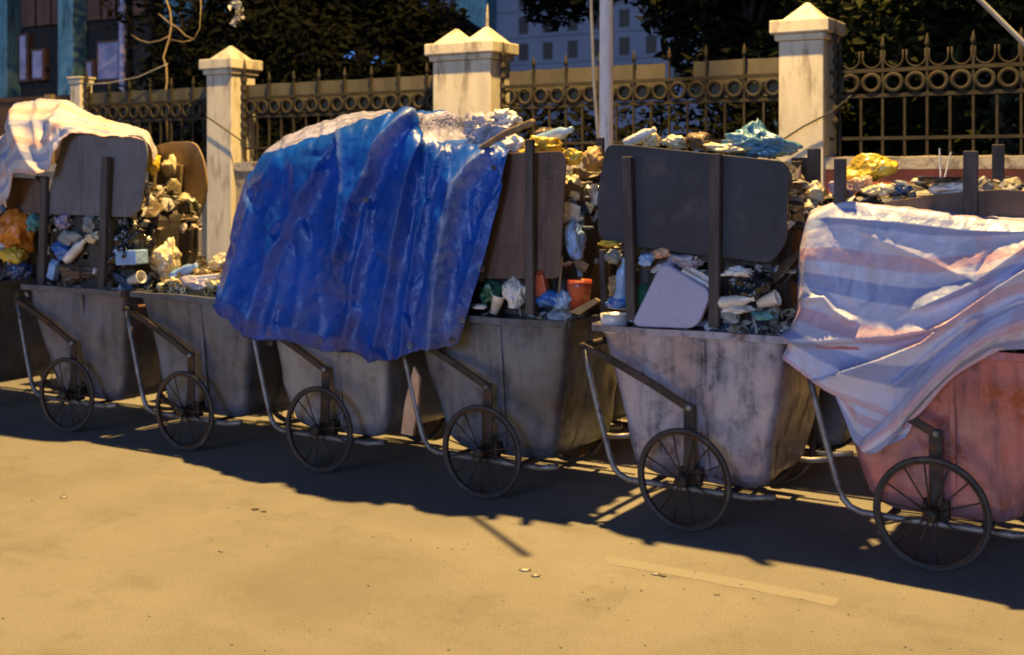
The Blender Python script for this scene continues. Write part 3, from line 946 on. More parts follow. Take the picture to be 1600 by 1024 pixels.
cart(CX[0], 'dark slate cart with only its end showing beside a brown sack', paint[0], 1,
     [((62, 275), (64, 445), 5.30, .05, 'stake')])
cart(CX[1], 'slate grey rubbish cart with grey board and striped sheet on top', paint[1], 2,
     [((166, 245), (160, 448), 4.975, .055, 'stake'), ((70, 276), (66, 448), 4.99, .055, 'stake'),
      ((240, 250), (226, 470), 5.55, .05, 'stakepale'), ((281, 258), (276, 440), 5.72, .045, 'stakepale')])
cart(CX[2], 'steel grey rubbish cart heaped low with golden leaves and paper', paint[2], 3)
cart(CX[3], 'pale cream rubbish cart half hidden under the blue tarp', paint[3], 4,
     [((420, 262), (424, 540), 5.08, .045, 'stake'), ((580, 226), (578, 560), 5.08, .045, 'stake'), ((600, 215), (640, 500), 5.7, .045, 'stake')])
cart(CX[4], 'dark galvanised rubbish cart with tall brown board', paint[4], 5,
     [((828, 218), (829, 492), 4.975, .042, 'stake'), ((902, 262), (893, 470), 5.25, .035, 'stakepale'), ((938, 215), (940, 480), 5.70, .04, 'stake'), ((775, 246), (752, 440), 4.985, .028, 'stake')])
cart(CX[5], 'lilac grey stained rubbish cart with charcoal board and plastic stool', paint[5], 6,
     [((980, 245), (987, 500), 4.975, .044, 'stake'), ((1118, 240), (1116, 512), 4.975, .048, 'stake'), ((1245, 252), (1248, 420), 5.66, .05, 'stake'), ((1272, 232), (1272, 430), 5.72, .06, 'stake'), ((942, 390), (944, 500), 5.2, .03, 'stake')])
cart(CX[6], 'faded pink rubbish cart under a striped sheet', paint[6], 7,
     [((1313, 248), (1312, 500), 5.06, .048, 'stake'), ((1517, 236), (1515, 520), 5.08, .055, 'stake'), ((1560, 226), (1558, 500), 5.7, .05, 'stake'), ((1572, 276), (1572, 500), 5.74, .04, 'stake')])

# second row standing closer to the wall
Y2 = .985
def second(px, label, pm, seed, top, n=90):
    global WC
    WC0 = WC; WC = WC0 + Y2
    x = W(px, 276, WC + .3).x
    cart(x, label, pm, seed, ())
    WC = WC0
    SECOND.append((x, top, n, seed))
SECOND = []
second(10, 'dim cart in the second row behind the brown sack', paint[0], 21, .98)
second(206, 'dim cart in the second row, seen between slate and steel grey carts', paint[1], 22, .96)
second(405, 'dim cart in the second row, seen between steel grey and cream carts', paint[2], 23, .96)
second(640, 'dim cart in the second row behind the tan slat', paint[2], 24, 1.1)
second(905, 'dim cart in the second row, seen between galvanised and lilac carts', paint[0], 25, 1.25)
second(1235, 'dim cart in the second row, seen between lilac and pink carts', paint[1], 26, 1.45)
second(1600, 'dim cart in the second row behind the pink cart', paint[2], 27, 1.3)

# ------------------------------------------------------------------ boards leaning in the carts
def board(pts, c, th, mat, label, lean=0.0, rnd_px=10):
    # rounded corners
    out = []
    n = len(pts)
    for i in range(n):
        p = Vector(pts[i]); a = Vector(pts[i - 1]); b_ = Vector(pts[(i + 1) % n])
        da = (a - p); db = (b_ - p)
        r_ = min(rnd_px, da.length * .4, db.length * .4)
        p0 = p + da.normalized() * r_; p1 = p + db.normalized() * r_
        for k in range(4):
            t = k / 3
            out.append(p0 * (1 - t) ** 2 + p * 2 * t * (1 - t) + p1 * t * t)
    q = [W(v.x, v.y, c) for v in out]
    zm = min(v.z for v in q)
    for v in q: v.y += lean * (v.z - zm)
    b = MB(); b.prism(q, (0, th, 0))
    return tag(obj('board', b, M[mat], bevel=.003), label, 'board', 'boards that raise the cart sides')
board([(98, 206), (222, 212), (229, 238), (219, 326), (205, 340), (68, 334), (80, 285)], 5.01, .014, 'board_grey', 'grey board under the striped sheet, behind two stakes', .02)
board([(8, 276), (62, 280), (66, 335), (10, 330)], 5.10, .014, 'board_brown', 'small dim brown board beside the brown sack')
board([(232, 232), (262, 222), (305, 221), (318, 250), (324, 290), (318, 320), (305, 350), (288, 372), (240, 372)], 5.745, .016, 'board_warm', 'warm brown plywood with rounded corner behind the white bag', 0, 16)
board([(770, 240), (876, 236), (881, 250), (874, 436), (748, 436)], 5.01, .014, 'board_brown', 'tall brown board beside the edge of the blue tarp', .03)
board([(946, 226), (975, 226), (1222, 252), (1231, 262), (1228, 380), (1205, 412), (1098, 400), (1010, 388), (934, 374), (932, 300)], 5.01, .016, 'board_dark', 'wide charcoal board held by two stakes above the stool', .02, 14)
board([(1380, 316), (1480, 302), (1560, 296), (1640, 300), (1640, 380), (1380, 380)], 5.10, .014, 'board_brown', 'brown board peeping out above the striped sheet', .0, 6)
board([(1236, 246), (1262, 246), (1262, 290), (1236, 300)], 5.75, .014, 'board_dark', 'small dark board behind the gap next to the tall stakes', 0, 4)
board([(400, 268), (660, 245), (665, 470), (405, 480)], 5.11, .014, 'board_brown', 'brown board hidden under the blue tarp', 0, 8)
board([(922, 232), (938, 228), (944, 262), (926, 270)], 5.6, .012, 'board_warm', 'tan cardboard scrap above the white bags by the lamp post', .0, 3)
# tan slat between two carts
q0 = [W(a, b_, 4.95) for a, b_ in ((646, 572), (655, 590), (652, 640), (644, 682), (626, 678), (632, 630))]
b = MB(); b.prism(q0, (0, .02, 0))
tag(obj('wooden_slat', b, M['p_peach'], bevel=.003), 'tan slat hanging in the gap below the blue tarp', 'slat')

# ------------------------------------------------------------------ tarpaulins
def catmull(Pm, ts):
    n = Pm.shape[0]
    out = np.zeros((len(ts),) + Pm.shape[1:])
    for k, t in enumerate(ts):
        i = min(int(t), n - 2); f = t - i
        p1, p2 = Pm[i], Pm[i + 1]
        p0 = Pm[i - 1] if i > 0 else 2 * p1 - p2
        p3 = Pm[i + 2] if i + 2 < n else 2 * p2 - p1
        out[k] = .5 * (2 * p1 + (p2 - p0) * f + (2 * p0 - 5 * p1 + 4 * p2 - p3) * f * f + (3 * p1 - p0 - 3 * p2 + p3) * f ** 3)
    return out

def seg_dist(px, py, line):
    """signed distance in px to a polyline and how far along it"""
    best = np.full(px.shape, 1e9); sgn = np.zeros(px.shape)
    along = np.zeros(px.shape)
    m = len(line) - 1
    for i in range(m):
        ax, ay = line[i]; bx, by = line[i + 1]
        dx, dy = bx - ax, by - ay; L2 = dx * dx + dy * dy
        t = np.clip(((px - ax) * dx + (py - ay) * dy) / L2, 0, 1)
        ex, ey = px - ax - t * dx, py - ay - t * dy
        d = np.hypot(ex, ey)
        k = d < best
        best[k] = d[k]; sgn[k] = np.sign(dx * ey - dy * ex)[k]; along[k] = (i + t[k]) / m
    return best, sgn, along

def sheet(rows, nu, nv, ridges, crumple, name, mat, label=None, cat=None, parent=None, seed=0, front_row=0, thick=.003, mat2=None, sheen_area=None, wear=(), facet=0.0, ragged=0.0):
    """rows: list of rows of world points. ridges: (polyline, amp m, w_left px, w_right px)"""
    A = np.array([[tuple(p) for p in row] for row in rows], float)
    nr, nc = A.shape[:2]
    B = catmull(A, np.linspace(0, nr - 1, nv))
    B = catmull(np.swapaxes(B, 0, 1), np.linspace(0, nc - 1, nu))
    B = np.swapaxes(B, 0, 1)                  # nv, nu, 3
    du = np.gradient(B, axis=1); dv = np.gradient(B, axis=0)
    nrm = np.cross(du, dv); nrm /= np.linalg.norm(nrm, axis=2, keepdims=True) + 1e-9
    if nrm[..., 1].mean() > 0: nrm = -nrm
    X = B[..., 0] * CT + B[..., 1] * ST; Z = -B[..., 0] * ST + B[..., 1] * CT
    px = 800 + F * X / Z; py = HY - F * (B[..., 2] - H) / Z
    rowi = np.linspace(0, nr - 1, nv)[:, None] * np.ones((1, nu))
    fade = np.clip((rowi - front_row + .4) / .8, 0, 1)
    disp = np.zeros(px.shape)
    for line, amp, w0, w1 in ridges:
        d, sg, al = seg_dist(px, py, line)
        w = np.where(sg > 0, w1, w0)
        disp += amp * np.exp(-(d / w) ** 1.15) * fade
    cr = np.zeros(px.shape)
    for i in range(nv):
        for j in range(nu):
            p = Vector(B[i, j]) + Vector((seed * 3.3, 0, 0))
            q = Vector((p.x * 5, p.y * 5, p.z * 3))
            cr[i, j] = .5 * mn.noise(q) + .5 * (1 - abs(mn.noise(q * 2.1 + Vector((4, 1, 2)))) * 2.2) + .22 * (1 - 2.4 * abs(mn.noise(q * 5.3)))
    disp += crumple * cr
    rr = np.random.RandomState(seed + 40)
    if facet:
        for Kc, amp, beta in ((130, .085, 1 / 9.0 ** 2), (600, .085, 1 / 5.0 ** 2)):
            cx = rr.uniform(px.min(), px.max(), Kc); cy = rr.uniform(py.min(), py.max(), Kc)
            gx = rr.normal(0, 1, Kc) * 1.3; gy = rr.normal(0, 1, Kc) * .55
            X1 = px.ravel()[:, None] - cx; Y1 = (py.ravel()[:, None] - cy) * .6
            d2 = (X1 ** 2 + Y1 ** 2) * beta
            w_ = np.exp(-(d2 - d2.min(axis=1, keepdims=True)))
            w_ /= w_.sum(axis=1, keepdims=True)
            disp += (facet * amp / 330 * 3.2 * (w_ * (gx * X1 + gy * Y1)).sum(axis=1)).reshape(px.shape)
    if ragged:
        vv = np.clip((np.linspace(0, 1, nv) - .72) / .28, 0, 1) ** 2
        nn_ = np.array([mn.noise(Vector((j * .055, seed, 2))) + .6 * mn.noise(Vector((j * .16, seed, 7))) for j in range(nu)])
        B[..., 2] += ragged * vv[:, None] * nn_[None, :]
    wv = np.zeros(px.shape)
    for line, w, k in wear:
        d, sg, al = seg_dist(px, py, line)
        wv = np.maximum(wv, k * np.exp(-(d / w) ** 2))
    dirt = np.clip((rowi - (nr - 2.1)) / 1.1, 0, 1) ** 1.5
    B = B + nrm * disp[..., None]
    b = MB()
    b.v = [tuple(v) for v in B.reshape(-1, 3)]
    b.f = [(i * nu + j, i * nu + j + 1, (i + 1) * nu + j + 1, (i + 1) * nu + j) for i in range(nv - 1) for j in range(nu - 1)]
    o = obj(name, b, mat, parent, True, cols=np.stack([wv.ravel(), dirt.ravel(), 0 * wv.ravel(), 0 * wv.ravel() + 1], 1))
    me = o.data
    uvl = me.uv_layers.new(name='UVMap')
    lu = np.linspace(0, 1, nu); lv = np.linspace(0, 1, nv)
    vi = np.zeros(len(me.loops), dtype=np.int32); me.loops.foreach_get('vertex_index', vi)
    uv = np.stack([lu[vi % nu], lv[vi // nu]], 1)
    uvl.data.foreach_set('uv', uv.astype(np.float32).ravel())
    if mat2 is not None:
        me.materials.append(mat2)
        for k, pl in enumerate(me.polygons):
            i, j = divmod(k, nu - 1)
            if sheen_area(i / (nv - 1) * (nr - 1), j / (nu - 1) * (nc - 1)): pl.material_index = 1
    m = o.modifiers.new('solid', 'SOLIDIFY'); m.thickness = thick; m.offset = 0
    if label: tag(o, label, cat)
    return o

def rows_from(cols, back=None):
    """cols: list of columns, each a list of (px, py, c)"""
    out = []
    for k in range(len(cols[0])):
        out.append([W(*c[k]) for c in cols])
    return out

# the big blue one over the fourth cart
cols = [
    [(430, 240, 5.62), (408, 272, 5.55), (385, 320, 5.5), (372, 400, 5.46), (360, 470, 5.42)],
    [(438, 222, 5.50), (409, 250, 5.22), (381, 340, 5.10), (362, 425, 5.05), (345, 484, 5.00)],
    [(495, 194, 5.42), (470, 231, 5.05), (441, 325, 4.97), (415, 430, 4.93), (396, 524, 4.90)],
    [(556, 181, 5.40), (538, 212, 5.03), (522, 320, 4.96), (502, 432, 4.92), (485, 541, 4.90)],
    [(606, 185, 5.32), (600, 195, 5.03), (584, 312, 4.95), (572, 432, 4.91), (570, 557, 4.88)],
    [(650, 180, 5.22), (638, 184, 5.00), (628, 310, 4.94), (622, 432, 4.90), (612, 564, 4.87)],
    [(672, 210, 5.25), (668, 222, 5.03), (668, 320, 4.95), (655, 432, 4.91), (650, 550, 4.88)],
    [(712, 226, 5.22), (720, 238, 5.03), (713, 322, 4.94), (702, 432, 4.91), (690, 545, 4.88)],
    [(770, 228, 5.16), (778, 238, 5.00), (757, 325, 4.95), (732, 432, 4.91), (708, 541, 4.89)],
    [(792, 234, 5.14), (796, 244, 4.99), (777, 328, 4.95), (748, 434, 4.92), (716, 536, 4.90)]]
rw = rows_from(cols)
back = [[Vector((p.x, 5.74, p.z - .05)) for p in rw[0]], ]
back0 = [[Vector((p.x, 5.80, 1.05)) for p in rw[0]]]
back[0][-1] = Vector((rw[0][-1].x, 5.35, rw[0][-1].z - .02)); back0[0][-1] = Vector((rw[0][-1].x, 5.5, 1.3))
back[0][-2] = Vector((rw[0][-2].x, 5.40, rw[0][-2].z - .02)); back0[0][-2] = Vector((rw[0][-2].x, 5.6, 1.2))
rw = back0 + back + rw
BR = [
    ([(530, 212), (547, 288), (545, 408), (540, 440)], .045, 22, 7),
    ([(642, 182), (600, 247), (593, 273), (568, 318), (550, 400)], .095, 5, 34),
    ([(655, 228), (640, 296), (632, 355), (618, 443), (596, 562)], .075, 7, 30),
    ([(504, 268), (456, 361), (418, 443), (398, 520)], .070, 6, 44),
    ([(764, 246), (722, 293), (702, 382), (692, 457), (684, 545)], .085, 6, 24),
    ([(692, 236), (670, 314), (656, 385), (642, 470), (632, 560)], .040, 8, 12),
    ([(440, 250), (405, 330), (378, 420), (362, 485)], .045, 7, 22),
    ([(790, 250), (762, 330), (735, 425), (708, 530)], .020, 10, 8),
    ([(585, 330), (566, 420), (548, 545)], .040, 6, 18),
    ([(360, 470), (420, 508), (500, 520), (590, 535)], .014, 14, 14),
    ([(470, 235), (480, 330), (470, 440), (462, 535)], .022, 16, 10),
    ([(500, 430), (508, 545)], .020, 10, 14),
    ([(425, 520), (440, 440), (470, 360)], .018, 8, 8),
]
WEAR = [([(764, 246), (722, 293), (702, 382), (690, 457), (684, 545)], 10, .85), ([(700, 500), (690, 545)], 26, .7), ([(532, 214), (550, 300)], 5, .5),
        ([(642, 182), (600, 247), (590, 275)], 4, .8), ([(545, 300), (545, 400)], 4, .3), ([(632, 300), (628, 420)], 10, .18), ([(400, 300), (380, 420)], 10, .25)]
bt = sheet(rw, 280, 200, BR, .005, 'tarpaulin', M['tarp'], 'big blue plastic tarpaulin with pale painted sheen on top, draped over a cart', 'tarpaulin', None, 1, 3, .003,
      M['tarp_sheen'], lambda r_, c_: (r_ < 2.90 - .28 * max(0, c_ - 2.6) + .06 * math.sin(c_ * 5) and c_ < 4.2) or (r_ < 3.10 - .55 * abs(c_ - 5.9) and 5.0 < c_ < 6.6), WEAR, .42, .016)  # lit top and crest triangle get the painted sheen

for ex, ey, ec in ((571, 312, 4.88), (722, 500, 4.865), (752, 420, 4.88), (706, 532, 4.865), (640, 540, 4.83), (500, 532, 4.86), (420, 520, 4.87)):
    q = W(ex, ey, ec); b = MB(); n = 14
    b.tube([(q.x + .012 * math.cos(2*PI*k/n), q.y, q.z + .012 * math.sin(2*PI*k/n)) for k in range(n)], .0035, 6, True)
    obj('eyelet', b, M['tubegrey'], bt, True)
# striped sheet over the pink cart
cols = [
    [(1262, 352, 5.500), (1259, 350, 5.200), (1251, 395, 5.100), (1249, 450, 5.060), (1248, 512, 5.020), (1222, 560, 4.962)],
    [(1270, 330, 5.350), (1268, 340, 5.070), (1262, 392, 4.987), (1260, 452, 4.974), (1256, 520, 4.958), (1232, 568, 4.937)],
    [(1312, 318, 5.095), (1312, 322, 5.040), (1308, 392, 4.974), (1306, 462, 4.966), (1300, 540, 4.945), (1290, 609, 4.937)],
    [(1382, 322, 5.095), (1380, 330, 5.020), (1380, 402, 4.970), (1380, 478, 4.958), (1374, 562, 4.937), (1366, 641, 4.928)],
    [(1450, 328, 5.095), (1450, 338, 5.010), (1455, 408, 4.970), (1456, 482, 4.954), (1446, 562, 4.933), (1424, 656, 4.924)],
    [(1530, 338, 5.095), (1530, 347, 5.010), (1535, 400, 4.970), (1536, 450, 4.954), (1522, 508, 4.937), (1498, 585, 4.924)],
    [(1606, 342, 5.095), (1606, 353, 5.010), (1610, 390, 4.970), (1612, 425, 4.954), (1610, 470, 4.937), (1606, 532, 4.924)],
    [(1680, 350, 5.095), (1680, 360, 5.020), (1680, 400, 4.979), (1680, 440, 4.970), (1680, 490, 4.962), (1676, 545, 4.958)]]
SR = [
    ([(1680, 350), (1597, 397), (1523, 446), (1450, 480)], .050, 5, 22),
    ([(1680, 380), (1600, 430), (1541, 470), (1446, 537), (1380, 562), (1320, 580)], .080, 30, 5),
    ([(1240, 538), (1330, 532), (1400, 528), (1462, 517)], .060, 34, 4),
    ([(1264, 467), (1290, 465), (1308, 486), (1336, 502)], .035, 6, 5),
    ([(1590, 500), (1500, 560), (1440, 620), (1410, 650)], .045, 10, 5),
    ([(1300, 344), (1400, 350), (1500, 362), (1600, 368)], .020, 14, 6),
    ([(1530, 500), (1470, 545), (1400, 600)], .028, 10, 6),
    ([(1270, 400), (1300, 440), (1330, 470)], .012, 20, 20),
    ([(1370, 376), (1440, 404), (1500, 430)], .022, 22, 6),
    ([(1600, 470), (1540, 500), (1480, 560), (1430, 610)], .022, 8, 5),
]
st = sheet(rows_from(cols), 210, 170, SR, .004, 'striped_sheet', M['stripe'], 'white, blue and pink striped plastic sheet draped over the pink cart', 'tarpaulin', None, 2, 1, facet=.13)
# its rolled corner hanging down
cols = [
    [(1640, 452, 4.930), (1640, 490, 4.880), (1640, 520, 4.900), (1640, 545, 4.940)],
    [(1585, 470, 4.925), (1570, 508, 4.875), (1562, 530, 4.890), (1556, 548, 4.920)],
    [(1530, 506, 4.910), (1520, 536, 4.860), (1510, 556, 4.870), (1498, 574, 4.900)],
    [(1482, 545, 4.900), (1474, 574, 4.850), (1468, 592, 4.860), (1462, 606, 4.890)],
    [(1440, 590, 4.890), (1434, 616, 4.850), (1430, 630, 4.860), (1424, 645, 4.890)],
    [(1404, 634, 4.890), (1400, 655, 4.860), (1400, 668, 4.870), (1400, 680, 4.890)],
    [(1368, 668, 4.900), (1362, 684, 4.880), (1364, 696, 4.880), (1372, 706, 4.890)],
    [(1345, 690, 4.920), (1344, 698, 4.900), (1348, 705, 4.900), (1355, 709, 4.910)]]
sheet(rows_from(list(map(list, cols))), 110, 40, [([(1600, 500), (1500, 560), (1420, 640)], .008, 8, 8)], .006, 'hanging_corner', M['stripe_flap'], None, None, st, 3, 0)

cols = [
    [(1306, 606, 4.972), (1306, 612, 4.974), (1306, 620, 4.976)],
    [(1322, 612, 4.972), (1322, 634, 4.974), (1320, 654, 4.976)],
    [(1345, 622, 4.970), (1345, 660, 4.970), (1338, 694, 4.974)],
    [(1390, 640, 4.968), (1384, 672, 4.968), (1374, 700, 4.970)],
    [(1430, 650, 4.966), (1424, 668, 4.966), (1415, 684, 4.968)]]
sheet(rows_from(cols), 60, 30, [([(1330, 610), (1350, 690)], .008, 6, 6)], .004, 'hanging_hem', M['stripe_flap'], None, None, st, 4, 0)

# striped sheet over the farthest whole cart
cols = [
    [(-60, 250, 5.7), (-60, 235, 5.35), (-60, 285, 5.06), (-60, 345, 4.99)],
    [(10, 225, 5.7), (12, 212, 5.35), (10, 262, 5.04), (6, 318, 4.97)],
    [(35, 180, 5.7), (31, 168, 5.32), (34, 216, 5.02), (30, 274, 4.96)],
    [(66, 172, 5.7), (66, 161, 5.30), (73, 214, 5.00), (73, 276, 4.93)],
    [(104, 172, 5.7), (103, 162, 5.30), (97, 197, 5.03), (92, 240, 4.95)],
    [(132, 186, 5.7), (130, 178, 5.30), (121, 197, 5.06), (113, 213, 4.97)],
    [(180, 202, 5.7), (178, 196, 5.32), (172, 204, 5.1), (168, 214, 4.98)],
    [(226, 214, 5.7), (224, 208, 5.45), (226, 214, 5.25), (224, 224, 5.02)],
    [(246, 244, 5.72), (242, 234, 5.55), (243, 242, 5.38), (239, 254, 5.20)]]
SR2 = [([(30, 168), (36, 215), (52, 252), (74, 276)], .06, 8, 14), ([(66, 162), (60, 200), (66, 240)], .03, 12, 12),
       ([(100, 165), (90, 200), (84, 235)], .035, 12, 8), ([(35, 205), (75, 195), (110, 205)], .03, 14, 10), ([(130, 180), (180, 200), (226, 210)], .02, 10, 10),
       ([(0, 240), (30, 275)], .03, 20, 10)]
sheet(rows_from(cols), 150, 90, SR2, .016, 'striped_sheet', M['stripe2'], 'sunken striped sheet lying on the slate cart and grey board', 'tarpaulin', None, 5, 1, facet=.35)

# ------------------------------------------------------------------ bags and rubbish
def ico(sub):
    bm = bmesh.new(); bmesh.ops.create_icosphere(bm, subdivisions=sub, radius=1)
    vs = [v.co.copy() for v in bm.verts]; fs = [tuple(v.index for v in f.verts) for f in bm.faces]
    bm.free(); return vs, fs
ICO5 = ico(5); ICO4 = ico(4); ICO3 = ico(3); ICO2 = ico(2); ICO1 = ico(1)
BAGN = [0]
def crumple(vs, seed, k1=.22, k2=.20, k3=.09, knot=0.0, flat=.85, K=24):
    """a ball pressed into uneven flat facets with creases between them, as crumpled plastic is"""
    rr = random.Random(seed)
    D = np.array([tuple(v) for v in vs])
    nr = np.array([[rr.gauss(0, 1) for _ in range(3)] for _ in range(K)])
    nr /= np.linalg.norm(nr, axis=1, keepdims=True)
    hh = np.array([rr.uniform(.66, .98) for _ in range(K)])
    s = Vector((seed * 5.17, seed * 2.3, seed * 9.1))
    Wp = np.array([tuple(d + .30 * mn.noise_vector(d * 1.7 + s)) for d in vs])
    Wp /= np.linalg.norm(Wp, axis=1, keepdims=True)
    dots = np.clip(Wp @ nr.T, .12, 1)
    rad = np.minimum((hh / dots).min(axis=1), 1.22)
    add = np.zeros(len(D))
    if k3:
        for Kc, beta, sl in ((34, 45, .42), (130, 220, .50), (420, 800, .42)):
            c_ = np.array([[rr.gauss(0, 1) for _ in range(3)] for _ in range(Kc)])
            c_ /= np.linalg.norm(c_, axis=1, keepdims=True)
            g_ = np.array([[rr.gauss(0, sl) for _ in range(3)] for _ in range(Kc)])
            dt = Wp @ c_.T
            w_ = np.exp(beta * 2 * (dt - dt.max(axis=1, keepdims=True)))
            w_ /= w_.sum(axis=1, keepdims=True)
            add += (w_ * (Wp @ g_.T - (c_ * g_).sum(axis=1)[None, :])).sum(axis=1) * (k2 * 3)
    out = []
    for d, q, ad in zip(vs, rad, add):
        r_ = q * (1 + k1 * mn.noise(d * 1.4 + s)) + ad
        p = d * r_
        if knot and d.z > .45:
            t = (d.z - .45) / .55
            an = math.atan2(d.y, d.x)
            pl = 1 + .22 * t * math.sin(an * 9 + 3 * mn.noise(d * 2 + s)) 
            p = Vector((p.x * (1 - .62 * t) * pl, p.y * (1 - .62 * t) * pl, p.z + knot * t * t))
        if p.z < -flat: p.z = -flat
        out.append(p)
    return out
def bag(px, py, c, w, h, mat, label, knot=0.0, rot=0.0, name='rubbish_bag', cat='bag', k=(.22, .20, .09), depth=None, K=34):
    BAGN[0] += 1
    s = ppm(px, c)
    sx, sz = w / s / 2, h / s / 2
    sy = depth if depth else min(.16, (sx + sz) / 2 * .85)
    ce = W(px, py, c)
    ce.y += sy * .55
    M3 = Matrix.Rotation(rot, 3, 'Y')
    vs = []
    base = ICO5 if w * h > 2400 else ICO4
    for p in crumple(base[0], BAGN[0] + .37, k[0], k[1], k[2], knot, .85, K):
        q = M3 @ Vector((p.x * sx * .95, p.y * sy, p.z * sz * .95))
        vs.append(ce + q)
    b = MB(); b.add(vs, base[1])
    return tag(obj(name, b, M['p_' + mat], None, True), label, cat)

PAL = [(.62,.62,.64), (.45,.47,.55), (.70,.66,.58), (.60,.57,.50), (.50,.48,.46), (.10,.07,.05), (.16,.11,.07), (.03,.03,.03), (.20,.25,.34), (.30,.22,.12), (.42,.34,.20), (.05,.08,.16), (.16,.20,.13), (.35,.30,.26), (.02,.02,.02), (.08,.06,.05)]
GOLD = [(.55,.42,.16), (.45,.33,.12), (.60,.52,.30), (.30,.20,.08), (.66,.60,.44), (.20,.13,.05)]
def heap(cx, y0, y1, x0, x1, z0, z1, label, seed, n=260, pal=PAL, base=(.030, .026, .023), lump=(.010, .036)):
    r = random.Random(seed)
    b = MB(); cols = []
    hx, hy, hz = (x1 - x0) / 2, (y1 - y0) / 2, (z1 - z0) / 2
    ce = Vector((cx + (x0 + x1) / 2, (y0 + y1) / 2, (z0 + z1) / 2))
    surf = []
    vs = []
    for d in ICO4[0]:
        p = Vector([math.copysign(abs(t) ** .45, t) for t in d])
        k = 1 + .10 * mn.noise(d * 3 + Vector((seed, 0, 0))) + .07 * mn.noise(d * 8 + Vector((seed, 3, 0)))
        p = Vector((p.x * hx * k, p.y * hy * k, p.z * hz * k))
        q_ = ce + p; q_.y = max(q_.y, y0); p = q_ - ce
        vs.append(ce + p)
        if d.y < .25 or d.z > .1: surf.append((ce + p, d))
        t = .5 + .9 * mn.noise(d * 7 + Vector((seed, 5, 0)))
        g = r.uniform(.6, 1.3)
        cols.append((base[0] * g * (1 + t), base[1] * g * (1 + t), base[2] * g * (1 + t), 1))
    b.add(vs, ICO4[1])
    for i in range(int(n * 3.4)):
        p, d = r.choice(surf)
        colr = r.choice(pal); g = r.uniform(.6, 1.2)
        s = r.uniform(*lump) * (1.7 if r.random() < .12 else 1)
        base_v, base_f = (ICO2 if s > .05 else ICO1)
        cr = crumple(base_v, r.uniform(0, 90), .35, .3, .0, K=9)
        e = Matrix.Rotation(r.uniform(0, 6.28), 3, Vector((r.gauss(0,1), r.gauss(0,1), r.gauss(0,1))).normalized())
        sc = Vector((s * r.uniform(.8, 2.2), s * r.uniform(.5, 1.3), s * r.uniform(.06, .6)))
        pv = [p + d * s * .3 + e @ Vector((q.x * sc.x, q.y * sc.y, q.z * sc.z)) for q in cr]
        for q in pv: q.y = max(q.y, y0 - .006)
        b.add(pv, base_f)
        cols += [(colr[0] * g, colr[1] * g, colr[2] * g, 1)] * len(base_v)
    o = obj('loose_rubbish', b, M['bits'], None, False, cols=cols)
    o['kind'] = 'stuff'; o['label'] = label
    return o
heap(CX[0], 5.06, 5.68, -.40, .40, .70, 1.28, 'loose rubbish filling the dark slate end cart', 1, 200)
heap(CX[1], 5.05, 5.68, -.40, .40, .70, 1.45, 'loose rubbish filling the slate grey cart', 2, 300)
heap(CX[2], 5.04, 5.68, -.38, .38, .66, .96, 'golden leaves and paper scraps filling the steel grey cart', 3, 420, GOLD, (.12, .08, .03))
heap(CX[3], 5.16, 5.66, -.36, .36, .60, 1.62, 'rubbish bulging under the blue tarp', 4, 60)
heap(CX[4], 5.06, 5.68, -.38, .38, .70, 1.56, 'loose rubbish filling the dark galvanised cart', 5, 260)
heap(CX[5], 5.06, 5.66, -.40, .38, .70, 1.58, 'loose rubbish filling the lilac grey cart', 6, 460)
heap(CX[6], 5.18, 5.66, -.40, .40, .62, 1.50, 'loose rubbish filling the pink cart', 7, 220)

for x_, top_, n_, sd_ in SECOND:
    heap(x_, WC + Y2 + .12, WC + Y2 + .74, -.39, .38, .66, top_, 'loose rubbish filling a dim cart of the second row', sd_, n_)
# slate cart and its neighbour
bag(12, 365, 5.0, 70, 80, 'orange', 'burnt orange sack sagging at the picture edge beside the stake', k=(.15, .12, .05), name='sack', cat='sack')
bag(14, 400, 4.96, 50, 36, 'yellow', 'mustard yellow crumpled scrap under the burnt orange sack', name='crumpled_wrap', cat='wrapper')
bag(20, 425, 4.96, 60, 34, 'navy', 'navy bag at the rim below the mustard scrap')
bag(46, 348, 5.06, 30, 34, 'teal', 'dull teal bag between the brown board and stake')
bag(92, 392, 5.0, 52, 38, 'blue', 'blue bag between the two stakes of the slate cart')
bag(96, 348, 5.0, 36, 26, 'purple', 'small mauve bag just under the grey board')
bag(100, 372, 5.0, 48, 32, 'grey', 'grey green bag above the blue bag')
bag(136, 352, 5.0, 36, 34, 'grey', 'dim grey bag under the grey board near the middle stake')
bag(110, 428, 5.0, 80, 40, 'brown', 'brown bag at the rim of the slate cart')
bag(140, 372, 4.99, 34, 24, 'cream', 'small cream bag beside the middle stake')
bag(194, 385, 5.02, 70, 90, 'black', 'black bag under the grey board', knot=.2)
bag(147, 424, 4.985, 10, 12, 'white', 'tiny white scrap at the rim beside the middle stake', name='paper_scrap', cat='paper')
b = MB(); q = [W(a, d_, 4.985) for a, d_ in ((179, 391), (211, 391), (212, 414), (180, 415))]; b.prism(q, (0, .1, 0))
tag(obj('carton', b, M['p_lightblue'], bevel=.008), 'small pale blue carton before the black bag', 'carton')
bag(262, 330, 5.55, 62, 62, 'white', 'cream white bag before the warm brown plywood', k=(.2, .25, .12))
bag(222, 325, 5.25, 30, 54, 'white', 'white bag tucked beside the end of the grey board')
bag(292, 352, 5.62, 26, 22, 'orange', 'small bright orange bag beside the pale stake')
bag(262, 295, 5.66, 46, 34, 'black', 'black bag wedged above the cream white bag')
bag(262, 262, 5.70, 40, 50, 'cream', 'crumpled cream paper leaning on the warm brown plywood', name='crumpled_paper', cat='paper')
bag(232, 255, 5.45, 22, 50, 'yellow', 'yellowish wrap under the end of the striped sheet', name='crumpled_wrap', cat='wrapper')
